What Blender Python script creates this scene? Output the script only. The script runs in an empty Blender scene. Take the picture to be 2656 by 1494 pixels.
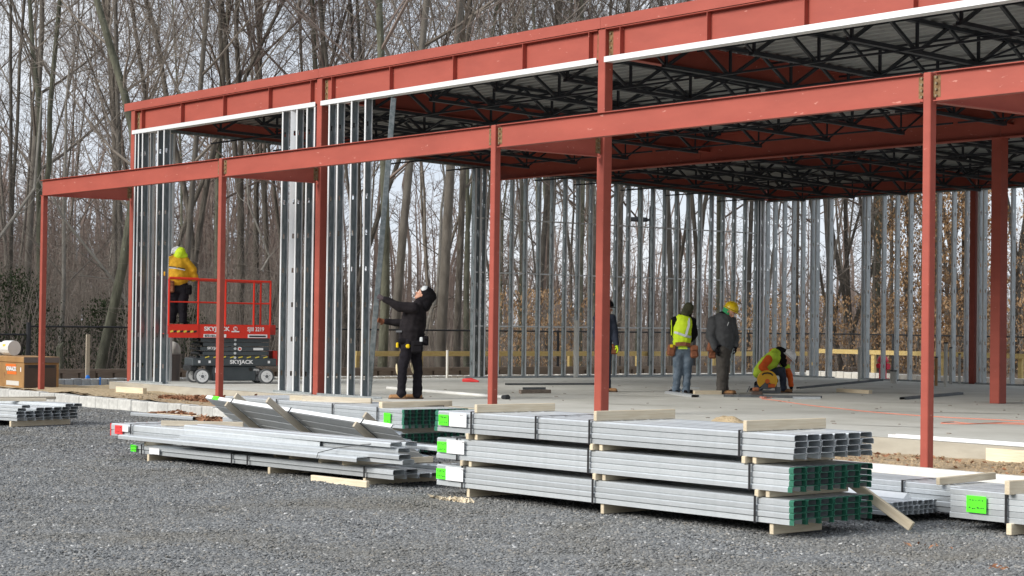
import bpy, bmesh, math, random
import numpy as np
from mathutils import Vector, Matrix, noise
rnd = random.Random(11)
scene = bpy.context.scene
col = scene.collection
R = math.radians

# ------------------------------------------------------------------ camera
CAM = (35.067, -17.694, 1.30)
YAW, PITCH, ROLL = -0.9061, 0.01827, 0.01298
cd = bpy.data.cameras.new('camera')
cd.sensor_width = 36.0
cd.lens = 4909.64 / 2656 * 36.0
cd.clip_start = 0.2
cd.clip_end = 3000
cam = bpy.data.objects.new('camera', cd)
col.objects.link(cam)
_f = Vector((math.cos(PITCH) * math.sin(YAW), math.cos(PITCH) * math.cos(YAW), math.sin(PITCH)))
_r = Vector((math.cos(YAW), -math.sin(YAW), 0))
_u = _r.cross(_f)
_r2 = _r * math.cos(ROLL) + _u * math.sin(ROLL)
_u2 = -_r * math.sin(ROLL) + _u * math.cos(ROLL)
cam.matrix_world = Matrix(((_r2.x, _u2.x, -_f.x, CAM[0]), (_r2.y, _u2.y, -_f.y, CAM[1]), (_r2.z, _u2.z, -_f.z, CAM[2]), (0, 0, 0, 1)))
scene.camera = cam

# ------------------------------------------------------------------ world and sun
SUN_EL, SUN_AZ = R(27), R(188)          # azimuth clockwise from +Y
w = bpy.data.worlds.new('World')
scene.world = w
w.use_nodes = True
nt = w.node_tree
nt.nodes.clear()
wo = nt.nodes.new('ShaderNodeOutputWorld')
bg = nt.nodes.new('ShaderNodeBackground')
bg.inputs['Strength'].default_value = 0.065
sky = nt.nodes.new('ShaderNodeTexSky')
sky.sky_type = 'NISHITA'
sky.sun_disc = False
sky.sun_elevation = SUN_EL
sky.sun_rotation = SUN_AZ
sky.dust_density = 2.0
tc = nt.nodes.new('ShaderNodeTexCoord')
mp = nt.nodes.new('ShaderNodeMapping')
mp.inputs['Scale'].default_value = (1.0, 1.0, 3.2)
nz = nt.nodes.new('ShaderNodeTexNoise')
nz.inputs['Scale'].default_value = 2.6
nz.inputs['Detail'].default_value = 7
nz.inputs['Roughness'].default_value = 0.58
cr = nt.nodes.new('ShaderNodeValToRGB')
cr.color_ramp.elements[0].position = 0.34
cr.color_ramp.elements[0].color = (6.0, 6.7, 7.8, 1)
cr.color_ramp.elements[1].position = 0.66
cr.color_ramp.elements[1].color = (8.7, 8.9, 9.2, 1)
mx = nt.nodes.new('ShaderNodeMixRGB')
mx.inputs['Fac'].default_value = 0.86
nt.links.new(tc.outputs['Generated'], mp.inputs['Vector'])
nt.links.new(mp.outputs[0], nz.inputs['Vector'])
nt.links.new(nz.outputs['Fac'], cr.inputs['Fac'])
nt.links.new(sky.outputs[0], mx.inputs['Color1'])
nt.links.new(cr.outputs[0], mx.inputs['Color2'])
nt.links.new(mx.outputs[0], bg.inputs['Color'])
nt.links.new(bg.outputs[0], wo.inputs['Surface'])
sl = bpy.data.lights.new('sun', 'SUN')
sl.energy = 2.0
sl.angle = R(24)
sl.color = (1.0, 0.965, 0.91)
sun = bpy.data.objects.new('sun', sl)
col.objects.link(sun)
sd = Vector((math.sin(SUN_AZ) * math.cos(SUN_EL), math.cos(SUN_AZ) * math.cos(SUN_EL), math.sin(SUN_EL)))
sun.rotation_euler = sd.to_track_quat('Z', 'Y').to_euler()
vs = scene.view_settings
vs.view_transform = 'Standard'
vs.look = 'None'
vs.exposure = 0.98
vs.gamma = 1.0
vs.use_curve_mapping = False
scene.render.film_transparent = False
scene.cycles.max_bounces = 6
scene.cycles.diffuse_bounces = 2
scene.cycles.glossy_bounces = 3

# ------------------------------------------------------------------ materials
MATS = {}
def mat(name, c, rough=0.7, metal=0.0, c2=None, scale=8.0, detail=4, lo=0.35, hi=0.65, bump=0.0, bscale=None, bdist=0.01,
        stretch=(1, 1, 1), rand=0.0, spec=0.5, coords='Object', flecks=None):
    """principled material: noise between two colours, bump and a small per-object brightness change"""
    m = bpy.data.materials.new(name)
    m.use_nodes = True
    n, l = m.node_tree.nodes, m.node_tree.links
    b = n['Principled BSDF']
    b.inputs['Roughness'].default_value = rough
    b.inputs['Metallic'].default_value = metal
    b.inputs['Specular IOR Level'].default_value = spec
    t = n.new('ShaderNodeTexCoord')
    mpn = n.new('ShaderNodeMapping')
    mpn.inputs['Scale'].default_value = stretch
    l.new(t.outputs[coords], mpn.inputs['Vector'])
    out = None
    if c2 is not None:
        z = n.new('ShaderNodeTexNoise')
        z.inputs['Scale'].default_value = scale
        z.inputs['Detail'].default_value = detail
        z.inputs['Roughness'].default_value = 0.6
        l.new(mpn.outputs[0], z.inputs['Vector'])
        r = n.new('ShaderNodeValToRGB')
        r.color_ramp.elements[0].position = lo
        r.color_ramp.elements[1].position = hi
        r.color_ramp.elements[0].color = (*c, 1)
        r.color_ramp.elements[1].color = (*c2, 1)
        l.new(z.outputs['Fac'], r.inputs['Fac'])
        out = r.outputs[0]
    if flecks is not None:
        fc, fs, fp = flecks
        z = n.new('ShaderNodeTexNoise')
        z.inputs['Scale'].default_value = fs
        z.inputs['Detail'].default_value = 3
        l.new(mpn.outputs[0], z.inputs['Vector'])
        r = n.new('ShaderNodeValToRGB')
        r.color_ramp.elements[0].position = fp
        r.color_ramp.elements[1].position = fp + 0.04
        l.new(z.outputs['Fac'], r.inputs['Fac'])
        x = n.new('ShaderNodeMixRGB')
        x.inputs['Color2'].default_value = (*fc, 1)
        if out is None:
            x.inputs['Color1'].default_value = (*c, 1)
        else:
            l.new(out, x.inputs['Color1'])
        l.new(r.outputs[0], x.inputs['Fac'])
        out = x.outputs[0]
    if rand:
        oi = n.new('ShaderNodeObjectInfo')
        mr = n.new('ShaderNodeMapRange')
        mr.inputs['To Min'].default_value = 1 - rand
        mr.inputs['To Max'].default_value = 1 + rand
        l.new(oi.outputs['Random'], mr.inputs['Value'])
        x = n.new('ShaderNodeMixRGB')
        x.blend_type = 'MULTIPLY'
        x.inputs['Fac'].default_value = 1
        if out is None:
            x.inputs['Color1'].default_value = (*c, 1)
        else:
            l.new(out, x.inputs['Color1'])
        l.new(mr.outputs[0], x.inputs['Color2'])
        out = x.outputs[0]
    if out is None:
        b.inputs['Base Color'].default_value = (*c, 1)
    else:
        l.new(out, b.inputs['Base Color'])
    if bump:
        z = n.new('ShaderNodeTexNoise')
        z.inputs['Scale'].default_value = bscale or scale * 3
        z.inputs['Detail'].default_value = 5
        l.new(mpn.outputs[0], z.inputs['Vector'])
        bp = n.new('ShaderNodeBump')
        bp.inputs['Strength'].default_value = bump
        bp.inputs['Distance'].default_value = bdist
        l.new(z.outputs['Fac'], bp.inputs['Height'])
        l.new(bp.outputs[0], b.inputs['Normal'])
    MATS[name] = m
    return m

M = MATS
mat('red_primer', (0.395, 0.083, 0.055), 0.6, c2=(0.315, 0.063, 0.042), scale=2.4, detail=9, lo=.3, hi=.7, bump=0.1, bscale=30, bdist=0.004, flecks=((0.54, 0.23, 0.18), 15, 0.70), stretch=(.45, 1, 1.5))
mat('rust', (0.13, 0.065, 0.022), 0.9, c2=(0.26, 0.17, 0.085), scale=22, bump=0.3)
mat('bolt_zinc', (0.24, 0.19, 0.12), 0.5, metal=0.3)
mat('galv', (0.60, 0.635, 0.65), 0.34, metal=0.5, c2=(0.68, 0.71, 0.73), scale=18, lo=0.3, hi=0.7, rand=0.13)
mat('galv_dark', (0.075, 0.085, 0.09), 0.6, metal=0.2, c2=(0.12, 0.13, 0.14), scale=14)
mat('galv_mid', (0.36, 0.395, 0.405), 0.42, metal=0.5, c2=(0.46, 0.49, 0.50), scale=14, lo=0.4, hi=0.6, rand=0.12, stretch=(1, 1, .3))
mat('galv_wall', (0.165, 0.20, 0.215), 0.45, metal=0.55, c2=(0.27, 0.305, 0.32), scale=14, lo=0.4, hi=0.6, rand=0.12, stretch=(1, 1, .3))  # dark copy of the zinc, shade painted into the stud webs
mat('galv_lit', (0.84, 0.86, 0.86), 0.42, metal=0.3, c2=(0.88, 0.89, 0.90), scale=14)  # light copy of the zinc, sky glare painted into the colour
mat('galv_green', (0.02, 0.125, 0.08), 0.6, metal=0.1, c2=(0.045, 0.22, 0.14), scale=20)
mat('joist_paint', (0.014, 0.018, 0.026), 0.5, c2=(0.024, 0.028, 0.036), scale=9)
mat('deck_steel', (0.28, 0.29, 0.29), 0.45, metal=0.3, c2=(0.35, 0.36, 0.355), scale=3, rand=0.07)
mat('concrete', (0.54, 0.535, 0.48), 0.85, c2=(0.67, 0.665, 0.615), scale=0.9, detail=9, bump=0.15, bscale=25, bdist=0.004, coords='Object')
mat('concrete_edge', (0.36, 0.33, 0.27), 0.9, c2=(0.44, 0.41, 0.34), scale=3, bump=0.2, bscale=30, stretch=(.6, 1, 2))
mat('curb_concrete', (0.66, 0.65, 0.60), 0.85, c2=(0.74, 0.73, 0.69), scale=5, bump=0.2, bscale=40, bdist=0.004)
mat('granite', (0.43, 0.425, 0.40), 0.85, c2=(0.60, 0.595, 0.56), scale=9, detail=8, bump=0.6, bscale=14, bdist=0.012, rand=0.10)
mat('granite_shade_grey', (0.33, 0.36, 0.39), 0.85, c2=(0.47, 0.50, 0.52), scale=9, detail=8, bump=0.7, bscale=14, bdist=0.02, rand=0.16)
mat('mortar', (0.55, 0.55, 0.52), 0.9)
mat('dirt', (0.46, 0.355, 0.23), 1, c2=(0.34, 0.25, 0.155), scale=3.5, detail=9, bump=1, bscale=9, bdist=0.05)
mat('sand', (0.52, 0.41, 0.26), 1, c2=(0.42, 0.32, 0.19), scale=9, detail=8, bump=1, bscale=22, bdist=0.03)
mat('forest_floor', (0.10, 0.07, 0.045), 1, c2=(0.19, 0.135, 0.09), scale=1.2, detail=10, bump=1, bscale=6, bdist=0.1)
mat('lumber', (0.60, 0.49, 0.33), 0.8, c2=(0.76, 0.67, 0.51), scale=4, detail=8, lo=.3, hi=.7, stretch=(.8, 14, 14), rand=0.16, flecks=((0.28, 0.16, 0.08), 3.3, 0.74), bump=0.1, bscale=30, bdist=0.003)
mat('lumber_grey', (0.44, 0.38, 0.29), 0.8, c2=(0.55, 0.49, 0.39), scale=4, stretch=(1, 9, 9), rand=0.12, bump=0.1, bscale=30, bdist=0.003)
mat('lumber_yellow', (0.62, 0.45, 0.16), 0.75, c2=(0.70, 0.54, 0.24), scale=3, stretch=(3, 3, 12), rand=0.08)
mat('lumber_old', (0.19, 0.15, 0.12), 0.9, c2=(0.27, 0.22, 0.18), scale=3, stretch=(4, 1, 9))
mat('black_paint', (0.018, 0.02, 0.024), 0.5)
mat('black_strap', (0.01, 0.01, 0.012), 0.5)
mat('white_pvc', (0.82, 0.82, 0.78), 0.4, c2=(0.74, 0.74, 0.70), scale=3)
mat('grey_pvc', (0.52, 0.51, 0.47), 0.5, c2=(0.60, 0.59, 0.55), scale=6)
mat('bark', (0.066, 0.056, 0.045), 0.95, c2=(0.175, 0.153, 0.125), scale=5, detail=8, bump=1, bscale=9, bdist=0.04, stretch=(1.6, 1.6, 0.4), rand=0.30)
mat('bark_grey', (0.115, 0.10, 0.083), 0.95, c2=(0.20, 0.18, 0.152), scale=3, detail=8, bump=1, bscale=9, bdist=0.02, stretch=(1.6, 1.6, 0.5), rand=0.2)
mat('bark_lichen', (0.085, 0.086, 0.06), 0.95, c2=(0.18, 0.18, 0.13), scale=4, detail=8, bump=1, bscale=9, bdist=0.03, stretch=(1.5, 1.5, 0.5), rand=0.22, flecks=((0.28, 0.30, 0.24), 9, 0.68))
mat('twigs', (0.145, 0.122, 0.10), 0.95, c2=(0.26, 0.225, 0.19), scale=0.6, rand=0.28)
mat('twigs_red', (0.15, 0.112, 0.094), 0.95, c2=(0.23, 0.18, 0.155), scale=0.6, rand=0.25)
mat('sapling_bark', (0.23, 0.21, 0.18), 0.95, c2=(0.33, 0.31, 0.27), scale=5, rand=0.15)
mat('beech_leaf', (0.42, 0.25, 0.125), 0.8, c2=(0.60, 0.40, 0.22), scale=2.2, rand=0.1)
mat('dead_leaf', (0.22, 0.095, 0.048), 0.85, c2=(0.38, 0.20, 0.11), scale=11)
mat('holly_leaf', (0.03, 0.044, 0.022), 0.95, c2=(0.055, 0.072, 0.036), scale=2.5, spec=0.1)
mat('lift_red', (0.72, 0.030, 0.012), 0.35, spec=0.5)
mat('lift_grey', (0.050, 0.062, 0.070), 0.5, c2=(0.065, 0.078, 0.086), scale=4)
mat('lift_dark', (0.018, 0.020, 0.022), 0.6)
mat('rubber', (0.10, 0.105, 0.11), 0.8)
mat('white_paint', (0.80, 0.80, 0.80), 0.45)
mat('decal_white', (0.85, 0.85, 0.85), 0.5)
mat('decal_yellow', (0.78, 0.62, 0.08), 0.5)
mat('decal_black', (0.015, 0.015, 0.015), 0.5)
mat('tag_green', (0.10, 0.86, 0.02), 0.6)
mat('tag_red', (0.85, 0.05, 0.05), 0.6)
mat('tag_ink', (0.03, 0.10, 0.02), 0.7)
mat('box_tan', (0.40, 0.225, 0.085), 0.6, c2=(0.31, 0.165, 0.06), scale=2.5, flecks=((0.22, 0.10, 0.04), 6, 0.66))
mat('box_brown', (0.055, 0.042, 0.038), 0.6, c2=(0.09, 0.058, 0.042), scale=2.2)
mat('box_lid', (0.15, 0.125, 0.115), 0.6)
mat('orange', (0.85, 0.16, 0.02), 0.6)
mat('blue_paint', (0.03, 0.25, 0.85), 0.7)
mat('hydrant_red', (0.62, 0.012, 0.05), 0.45)
mat('skin', (0.52, 0.27, 0.18), 0.6)
mat('skin_dark', (0.36, 0.19, 0.13), 0.6)
mat('jacket_black', (0.012, 0.010, 0.012), 0.95, spec=0.2, c2=(0.021, 0.018, 0.020), scale=12, bump=0.4, bscale=9, bdist=0.02)
mat('trousers_black', (0.010, 0.009, 0.012), 0.95, spec=0.2, c2=(0.018, 0.016, 0.021), scale=10, bump=0.4, bscale=9, bdist=0.02)
mat('jacket_yellow', (0.74, 0.40, 0.012), 0.8, c2=(0.62, 0.32, 0.01), scale=7, bump=0.6, bscale=8, bdist=0.02)
mat('jacket_grey', (0.060, 0.063, 0.068), 0.9, c2=(0.082, 0.085, 0.09), scale=14, bump=0.4, bscale=9, bdist=0.02)
mat('trousers_grey', (0.062, 0.056, 0.050), 0.9, c2=(0.085, 0.076, 0.067), scale=10, bump=0.4, bscale=10, bdist=0.02)
mat('jeans', (0.07, 0.105, 0.145), 0.9, c2=(0.15, 0.19, 0.235), scale=9, bump=0.4, bscale=10, bdist=0.02)
mat('navy', (0.02, 0.026, 0.045), 0.9, c2=(0.035, 0.045, 0.07), scale=9)
mat('hivis', (0.72, 0.95, 0.02), 0.7, c2=(0.62, 0.86, 0.02), scale=9)
mat('hivis_dull', (0.55, 0.78, 0.05), 0.75, c2=(0.46, 0.66, 0.05), scale=9)
mat('reflective', (0.62, 0.65, 0.66), 0.5)
mat('orange_sleeve', (0.78, 0.13, 0.015), 0.8, c2=(0.66, 0.10, 0.012), scale=9)
mat('olive_knit', (0.045, 0.047, 0.024), 0.95, c2=(0.065, 0.066, 0.035), scale=30)
mat('black_cloth', (0.009, 0.008, 0.010), 0.95, spec=0.2)
mat('glove', (0.055, 0.040, 0.045), 0.9)
mat('boot_tan', (0.38, 0.20, 0.085), 0.85, c2=(0.30, 0.155, 0.065), scale=14)
mat('boot_sole', (0.12, 0.075, 0.05), 0.9)
mat('leather', (0.20, 0.068, 0.030), 0.8, c2=(0.28, 0.105, 0.05), scale=12)
mat('hat_yellow', (0.80, 0.56, 0.01), 0.35)
mat('hat_white', (0.80, 0.80, 0.80), 0.35)
mat('saw_orange', (0.95, 0.50, 0.01), 0.4)
mat('kneepad', (0.72, 0.62, 0.40), 0.8)
mat('green_band', (0.04, 0.36, 0.14), 0.8)
mat('grey_metal', (0.16, 0.17, 0.18), 0.5, metal=0.3)
mat('tarp_white', (0.60, 0.58, 0.54), 0.8)
mat('cord_orange', (0.72, 0.26, 0.18), 0.6)
mat('deck_dark', (0.25, 0.26, 0.26), 0.6)

# ------------------------------------------------------------------ mesh helpers
class MB:
    def __init__(self):
        self.v, self.f, self.m = [], [], []
    def add(self, vs, fs, mi=0):
        o = len(self.v)
        self.v.extend(vs)
        for f in fs:
            self.f.append([i + o for i in f])
            self.m.append(mi)
    def box(self, c, s, rot=None, mi=0):
        hx, hy, hz = s[0] / 2, s[1] / 2, s[2] / 2
        P = [Vector((x, y, z)) for z in (-hz, hz) for y in (-hy, hy) for x in (-hx, hx)]
        if rot is not None:
            P = [rot @ p for p in P]
        c = Vector(c)
        self.add([p + c for p in P], [(0, 2, 3, 1), (4, 5, 7, 6), (0, 1, 5, 4), (2, 6, 7, 3), (0, 4, 6, 2), (1, 3, 7, 5)], mi)
        return self
    def bevbox(self, c, s, b, rot=None, mi=0, jit=0.0, rg=None):
        """box with chamfered edges, corners moved a little when jit is set"""
        hx, hy, hz = s[0] / 2, s[1] / 2, s[2] / 2
        bm = bmesh.new()
        bmesh.ops.create_cube(bm, size=1)
        for v in bm.verts:
            v.co = Vector((v.co.x * s[0], v.co.y * s[1], v.co.z * s[2]))
            if jit:
                v.co += Vector((rg.uniform(-jit, jit), rg.uniform(-jit, jit), rg.uniform(-jit, jit)))
        bmesh.ops.bevel(bm, geom=bm.edges[:], offset=b, segments=1, affect='EDGES')
        vs = [v.co.copy() for v in bm.verts]
        for i, v in enumerate(bm.verts):
            v.index = i
        fs = [[v.index for v in f.verts] for f in bm.faces]
        bm.free()
        if rot is not None:
            vs = [rot @ p for p in vs]
        c = Vector(c)
        self.add([p + c for p in vs], fs, mi)
        return self
    def ext(self, prof, o, a, b, d, L, mi=0, caps=True):
        """2-D profile prof in axes a, b extruded along d by L from o"""
        o, a, b, d = Vector(o), Vector(a), Vector(b), Vector(d)
        n = len(prof)
        P = [o + a * p[0] + b * p[1] for p in prof]
        P += [p + d * L for p in P]
        if a.cross(b).dot(d) > 0:
            F = [(i, (i + 1) % n, n + (i + 1) % n, n + i) for i in range(n)]
            C = [tuple(range(n - 1, -1, -1)), tuple(range(n, 2 * n))]
        else:
            F = [(i, n + i, n + (i + 1) % n, (i + 1) % n) for i in range(n)]
            C = [tuple(range(n)), tuple(range(2 * n - 1, n - 1, -1))]
        self.add(P, F + (C if caps else []), mi)
        return self
    def bar(self, p, q, w, h, mi=0, up=(0, 0, 1)):
        """rectangular bar from p to q, w across, h along up"""
        p, q = Vector(p), Vector(q)
        d = q - p
        L = d.length
        d.normalize()
        a = d.cross(Vector(up))
        if a.length < 1e-4:
            a = d.cross(Vector((0, 1, 0)))
        a.normalize()
        b = a.cross(d)
        return self.ext([(-w / 2, -h / 2), (w / 2, -h / 2), (w / 2, h / 2), (-w / 2, h / 2)], p, a, b, d, L, mi)
    def tube(self, pts, rads, k=8, mi=0, cap=True):
        pts = [Vector(p) for p in pts]
        if not hasattr(rads, '__len__'):
            rads = [rads] * len(pts)
        n = len(pts)
        d = (pts[1] - pts[0]).normalized()
        ref = Vector((1, 0, 0)) if abs(d.x) < 0.8 else Vector((0, 1, 0))
        a = d.cross(ref).normalized()
        o = len(self.v)
        for i, p in enumerate(pts):
            if 0 < i < n - 1:
                d = (pts[i + 1] - pts[i - 1])
            elif i == n - 1:
                d = pts[i] - pts[i - 1]
            d = d.normalized()
            a = (a - d * a.dot(d)).normalized()
            b = d.cross(a)
            r = rads[i]
            for j in range(k):
                t = 2 * math.pi * j / k
                self.v.append(p + a * (r * math.cos(t)) + b * (r * math.sin(t)))
        for i in range(n - 1):
            for j in range(k):
                j2 = (j + 1) % k
                self.f.append([o + i * k + j, o + i * k + j2, o + (i + 1) * k + j2, o + (i + 1) * k + j])
                self.m.append(mi)
        if cap:
            self.f.append([o + j for j in range(k - 1, -1, -1)])
            self.f.append([o + (n - 1) * k + j for j in range(k)])
            self.m += [mi, mi]
        return self
    def ell(self, c, r, n=10, m=6, rot=None, mi=0, zmin=-1.0):
        """ellipsoid, cut flat below zmin"""
        c = Vector(c)
        o = len(self.v)
        for i in range(m + 1):
            z = max(zmin, -math.cos(math.pi * i / m))
            s = math.sqrt(max(0.0, 1 - z * z)) if i not in (0, m) else (0.0001 if not (i == 0 and zmin > -1) else 0.0001)
            for j in range(n):
                t = 2 * math.pi * j / n
                p = Vector((r[0] * s * math.cos(t), r[1] * s * math.sin(t), r[2] * z))
                self.v.append(c + (rot @ p if rot is not None else p))
        for i in range(m):
            for j in range(n):
                j2 = (j + 1) % n
                self.f.append([o + i * n + j, o + i * n + j2, o + (i + 1) * n + j2, o + (i + 1) * n + j])
                self.m.append(mi)
        return self
    def mesh(self, name, mats, smooth=False):
        me = bpy.data.meshes.new(name)
        nv = len(self.v)
        me.vertices.add(nv)
        me.vertices.foreach_set('co', np.array([tuple(p) for p in self.v], dtype=np.float32).ravel())
        lens = [len(f) for f in self.f]
        me.loops.add(sum(lens))
        me.polygons.add(len(self.f))
        me.loops.foreach_set('vertex_index', np.fromiter((i for f in self.f for i in f), dtype=np.int32))
        st = np.zeros(len(lens), dtype=np.int32)
        st[1:] = np.cumsum(lens)[:-1]
        me.polygons.foreach_set('loop_start', st)
        me.polygons.foreach_set('material_index', np.array(self.m, dtype=np.int32))
        me.polygons.foreach_set('use_smooth', np.full(len(lens), smooth))
        if not isinstance(mats, (list, tuple)):
            mats = [mats]
        for m in mats:
            me.materials.append(MATS[m] if isinstance(m, str) else m)
        me.update(calc_edges=True)
        return me
    def obj(self, name, mats, parent=None, loc=None, rz=0, smooth=False):
        o = bpy.data.objects.new(name, self.mesh(name, mats, smooth))
        col.objects.link(o)
        if parent is not None:
            o.parent = parent
        if loc is not None:
            o.location = loc
        if rz:
            o.rotation_euler = (0, 0, rz)
        return o

def inst(name, me, parent=None, loc=(0, 0, 0), rot=(0, 0, 0), sc=None):
    o = bpy.data.objects.new(name, me)
    col.objects.link(o)
    if parent is not None:
        o.parent = parent
    o.location = loc
    o.rotation_euler = rot
    if sc is not None:
        o.scale = sc
    return o
def tag(o, label, cat, group=None):
    o['label'] = label
    o['category'] = cat
    if group:
        o['group'] = group
    return o
def thing(name, label, cat, loc=(0, 0, 0), rz=0.0, group=None):
    o = bpy.data.objects.new(name, None)
    col.objects.link(o)
    o.location = loc
    o.rotation_euler = (0, 0, rz)
    return tag(o, label, cat, group)
def struct(o):
    o['kind'] = 'structure'
    return o
def stuff(o):
    o['kind'] = 'stuff'
    return o
X3, Y3, Z3 = Vector((1, 0, 0)), Vector((0, 1, 0)), Vector((0, 0, 1))

def text_part(txt, size, m, parent, origin, xdir, ydir, depth=0.002, name='lettering', squeeze=1.0, bold=0.0):
    cu = bpy.data.curves.new('t', 'FONT')
    cu.body = txt
    cu.size = size
    cu.extrude = depth
    cu.offset = bold
    t = bpy.data.objects.new('t', cu)
    col.objects.link(t)
    dg = bpy.context.evaluated_depsgraph_get()
    me = bpy.data.meshes.new_from_object(t.evaluated_get(dg))
    bpy.data.objects.remove(t)
    me.materials.clear()
    me.materials.append(MATS[m])
    x, y = Vector(xdir).normalized(), Vector(ydir).normalized()
    z = x.cross(y)
    me.transform(Matrix(((x.x * squeeze, y.x, z.x, origin[0]), (x.y * squeeze, y.y, z.y, origin[1]), (x.z * squeeze, y.z, z.z, origin[2]), (0, 0, 0, 1))))
    me.name = name
    return inst(name, me, parent)

# ------------------------------------------------------------------ profiles
def c_prof(w, fl, lip=0.013, t=0.0025, ch=0.006):
    h = w / 2
    return [(-h + ch, 0), (h - ch, 0), (h, ch), (h, fl), (h - lip, fl), (h - lip, fl - t), (h - t, fl - t), (h - t, ch + .001), (h - ch - .001, t),
            (-h + ch + .001, t), (-h + t, ch + .001), (-h + t, fl - t), (-h + lip, fl - t), (-h + lip, fl), (-h, fl), (-h, ch)]
def u_prof(w, fl, t=0.003):
    h = w / 2
    return [(-h, 0), (h, 0), (h, fl), (h - t, fl), (h - t, t), (-h + t, t), (-h + t, fl), (-h, fl)]
def i_prof(d, bf, tf, tw):
    """I section, vertical depth d centred on 0, top at 0"""
    a, b = bf / 2, tw / 2
    return [(-a, 0), (-a, -tf), (-b, -tf), (-b, -d + tf), (-a, -d + tf), (-a, -d), (a, -d), (a, -d + tf), (b, -d + tf), (b, -tf), (a, -tf), (a, 0)]
# ================================================================== the ground
GZ = -0.32                                   # yard level
def sheet(name, pts, z, m, kind=True):
    me = bpy.data.meshes.new(name)
    me.from_pydata([(x, y, z) for x, y in pts], [], [tuple(range(len(pts)))])
    me.materials.append(MATS[m])
    o = bpy.data.objects.new(name, me)
    col.objects.link(o)
    return struct(o)
def relief(name, x0, x1, y0, y1, step, zf, m):
    nx, ny = int((x1 - x0) / step) + 1, int((y1 - y0) / step) + 1
    vs = [(x0 + (x1 - x0) * i / (nx - 1), y0 + (y1 - y0) * j / (ny - 1), 0) for j in range(ny) for i in range(nx)]
    vs = [(x, y, zf(x, y)) for x, y, _ in vs]
    fs = [(j * nx + i, j * nx + i + 1, (j + 1) * nx + i + 1, (j + 1) * nx + i) for j in range(ny - 1) for i in range(nx - 1)]
    me = bpy.data.meshes.new(name)
    me.from_pydata(vs, [], fs)
    me.materials.append(MATS[m])
    for p in me.polygons:
        p.use_smooth = True
    o = bpy.data.objects.new(name, me)
    col.objects.link(o)
    return struct(o)
sheet('ground', [(-900, -900), (900, -900), (900, 900), (-900, 900)], -0.75, 'forest_floor')
nf = lambda x, y, s: noise.noise(Vector((x * s, y * s, 3.1)))
relief('forest_floor', -85, -3.1, -45, 110, 1.6, lambda x, y: -0.14 + 0.10 * nf(x, y, .25) + (0.02 * max(0, -x - 12)) * 0.2, 'forest_floor')
relief('forest_floor', -3.1, 50, 22.75, 110, 1.6, lambda x, y: -0.12 + 0.08 * nf(x, y, .25) if y > 23.5 else -0.12, 'forest_floor')

# gravel material: grey chips, brownish patches, fine relief
gm = bpy.data.materials.new('gravel')
gm.use_nodes = True
MATS['gravel'] = gm
n, l = gm.node_tree.nodes, gm.node_tree.links
b = n['Principled BSDF']
b.inputs['Roughness'].default_value = 0.9
t = n.new('ShaderNodeTexCoord')
vo = n.new('ShaderNodeTexVoronoi'); vo.inputs['Scale'].default_value = 42
l.new(t.outputs['Object'], vo.inputs['Vector'])
rgb = n.new('ShaderNodeSeparateColor'); l.new(vo.outputs['Color'], rgb.inputs[0])
r1 = n.new('ShaderNodeValToRGB'); l.new(rgb.outputs[0], r1.inputs['Fac'])
r1.color_ramp.elements[0].color = (0.10, 0.103, 0.105, 1); r1.color_ramp.elements[1].color = (0.26, 0.267, 0.267, 1)
big = n.new('ShaderNodeTexNoise'); big.inputs['Scale'].default_value = 0.55; big.inputs['Detail'].default_value = 6; big.inputs['Distortion'].default_value = 0.6
l.new(t.outputs['Object'], big.inputs['Vector'])
r2 = n.new('ShaderNodeValToRGB'); l.new(big.outputs['Fac'], r2.inputs['Fac'])
r2.color_ramp.elements[0].position = 0.46; r2.color_ramp.elements[1].position = 0.72
r2.color_ramp.elements[0].color = (0, 0, 0, 1); r2.color_ramp.elements[1].color = (0.6, 0.6, 0.6, 1)
mxx = n.new('ShaderNodeMixRGB'); l.new(r2.outputs[0], mxx.inputs['Fac']); l.new(r1.outputs[0], mxx.inputs['Color1'])
mxx.inputs['Color2'].default_value = (0.155, 0.14, 0.11, 1)
l.new(mxx.outputs[0], b.inputs['Base Color'])
bpn = n.new('ShaderNodeBump'); bpn.inputs['Strength'].default_value = 1.0; bpn.inputs['Distance'].default_value = 0.02
l.new(vo.outputs['Distance'], bpn.inputs['Height']); bpn.invert = True
l.new(bpn.outputs[0], b.inputs['Normal'])
def yard_z(x, y):
    return GZ + 0.035 * nf(x, y, .45) + 0.012 * nf(x + 9, y, 2.2) - 0.015
yard = relief('gravel_yard', -60, 60, -60, -2.20, 0.4, yard_z, 'gravel')

# loose stones: scattered with geometry nodes over the part of the yard that shows them
sm = bpy.data.materials.new('gravel_stone')
sm.use_nodes = True
n, l = sm.node_tree.nodes, sm.node_tree.links
b = n['Principled BSDF']; b.inputs['Roughness'].default_value = 0.85
oi = n.new('ShaderNodeObjectInfo')
r1 = n.new('ShaderNodeValToRGB'); l.new(oi.outputs['Random'], r1.inputs['Fac'])
e = r1.color_ramp.elements
e[0].color = (0.090, 0.093, 0.095, 1); e[1].position = 0.55; e[1].color = (0.195, 0.201, 0.203, 1)
x = e.new(0.80); x.color = (0.25, 0.256, 0.255, 1); x = e.new(0.965); x.color = (0.24, 0.22, 0.19, 1); x = e.new(0.995); x.color = (0.55, 0.55, 0.54, 1)
t = n.new('ShaderNodeTexCoord')
gp = n.new('ShaderNodeNewGeometry')
big = n.new('ShaderNodeTexNoise'); big.inputs['Scale'].default_value = 0.55; big.inputs['Detail'].default_value = 6; big.inputs['Distortion'].default_value = 0.6
l.new(gp.outputs['Position'], big.inputs['Vector'])
r2 = n.new('ShaderNodeValToRGB'); l.new(big.outputs['Fac'], r2.inputs['Fac'])
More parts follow.
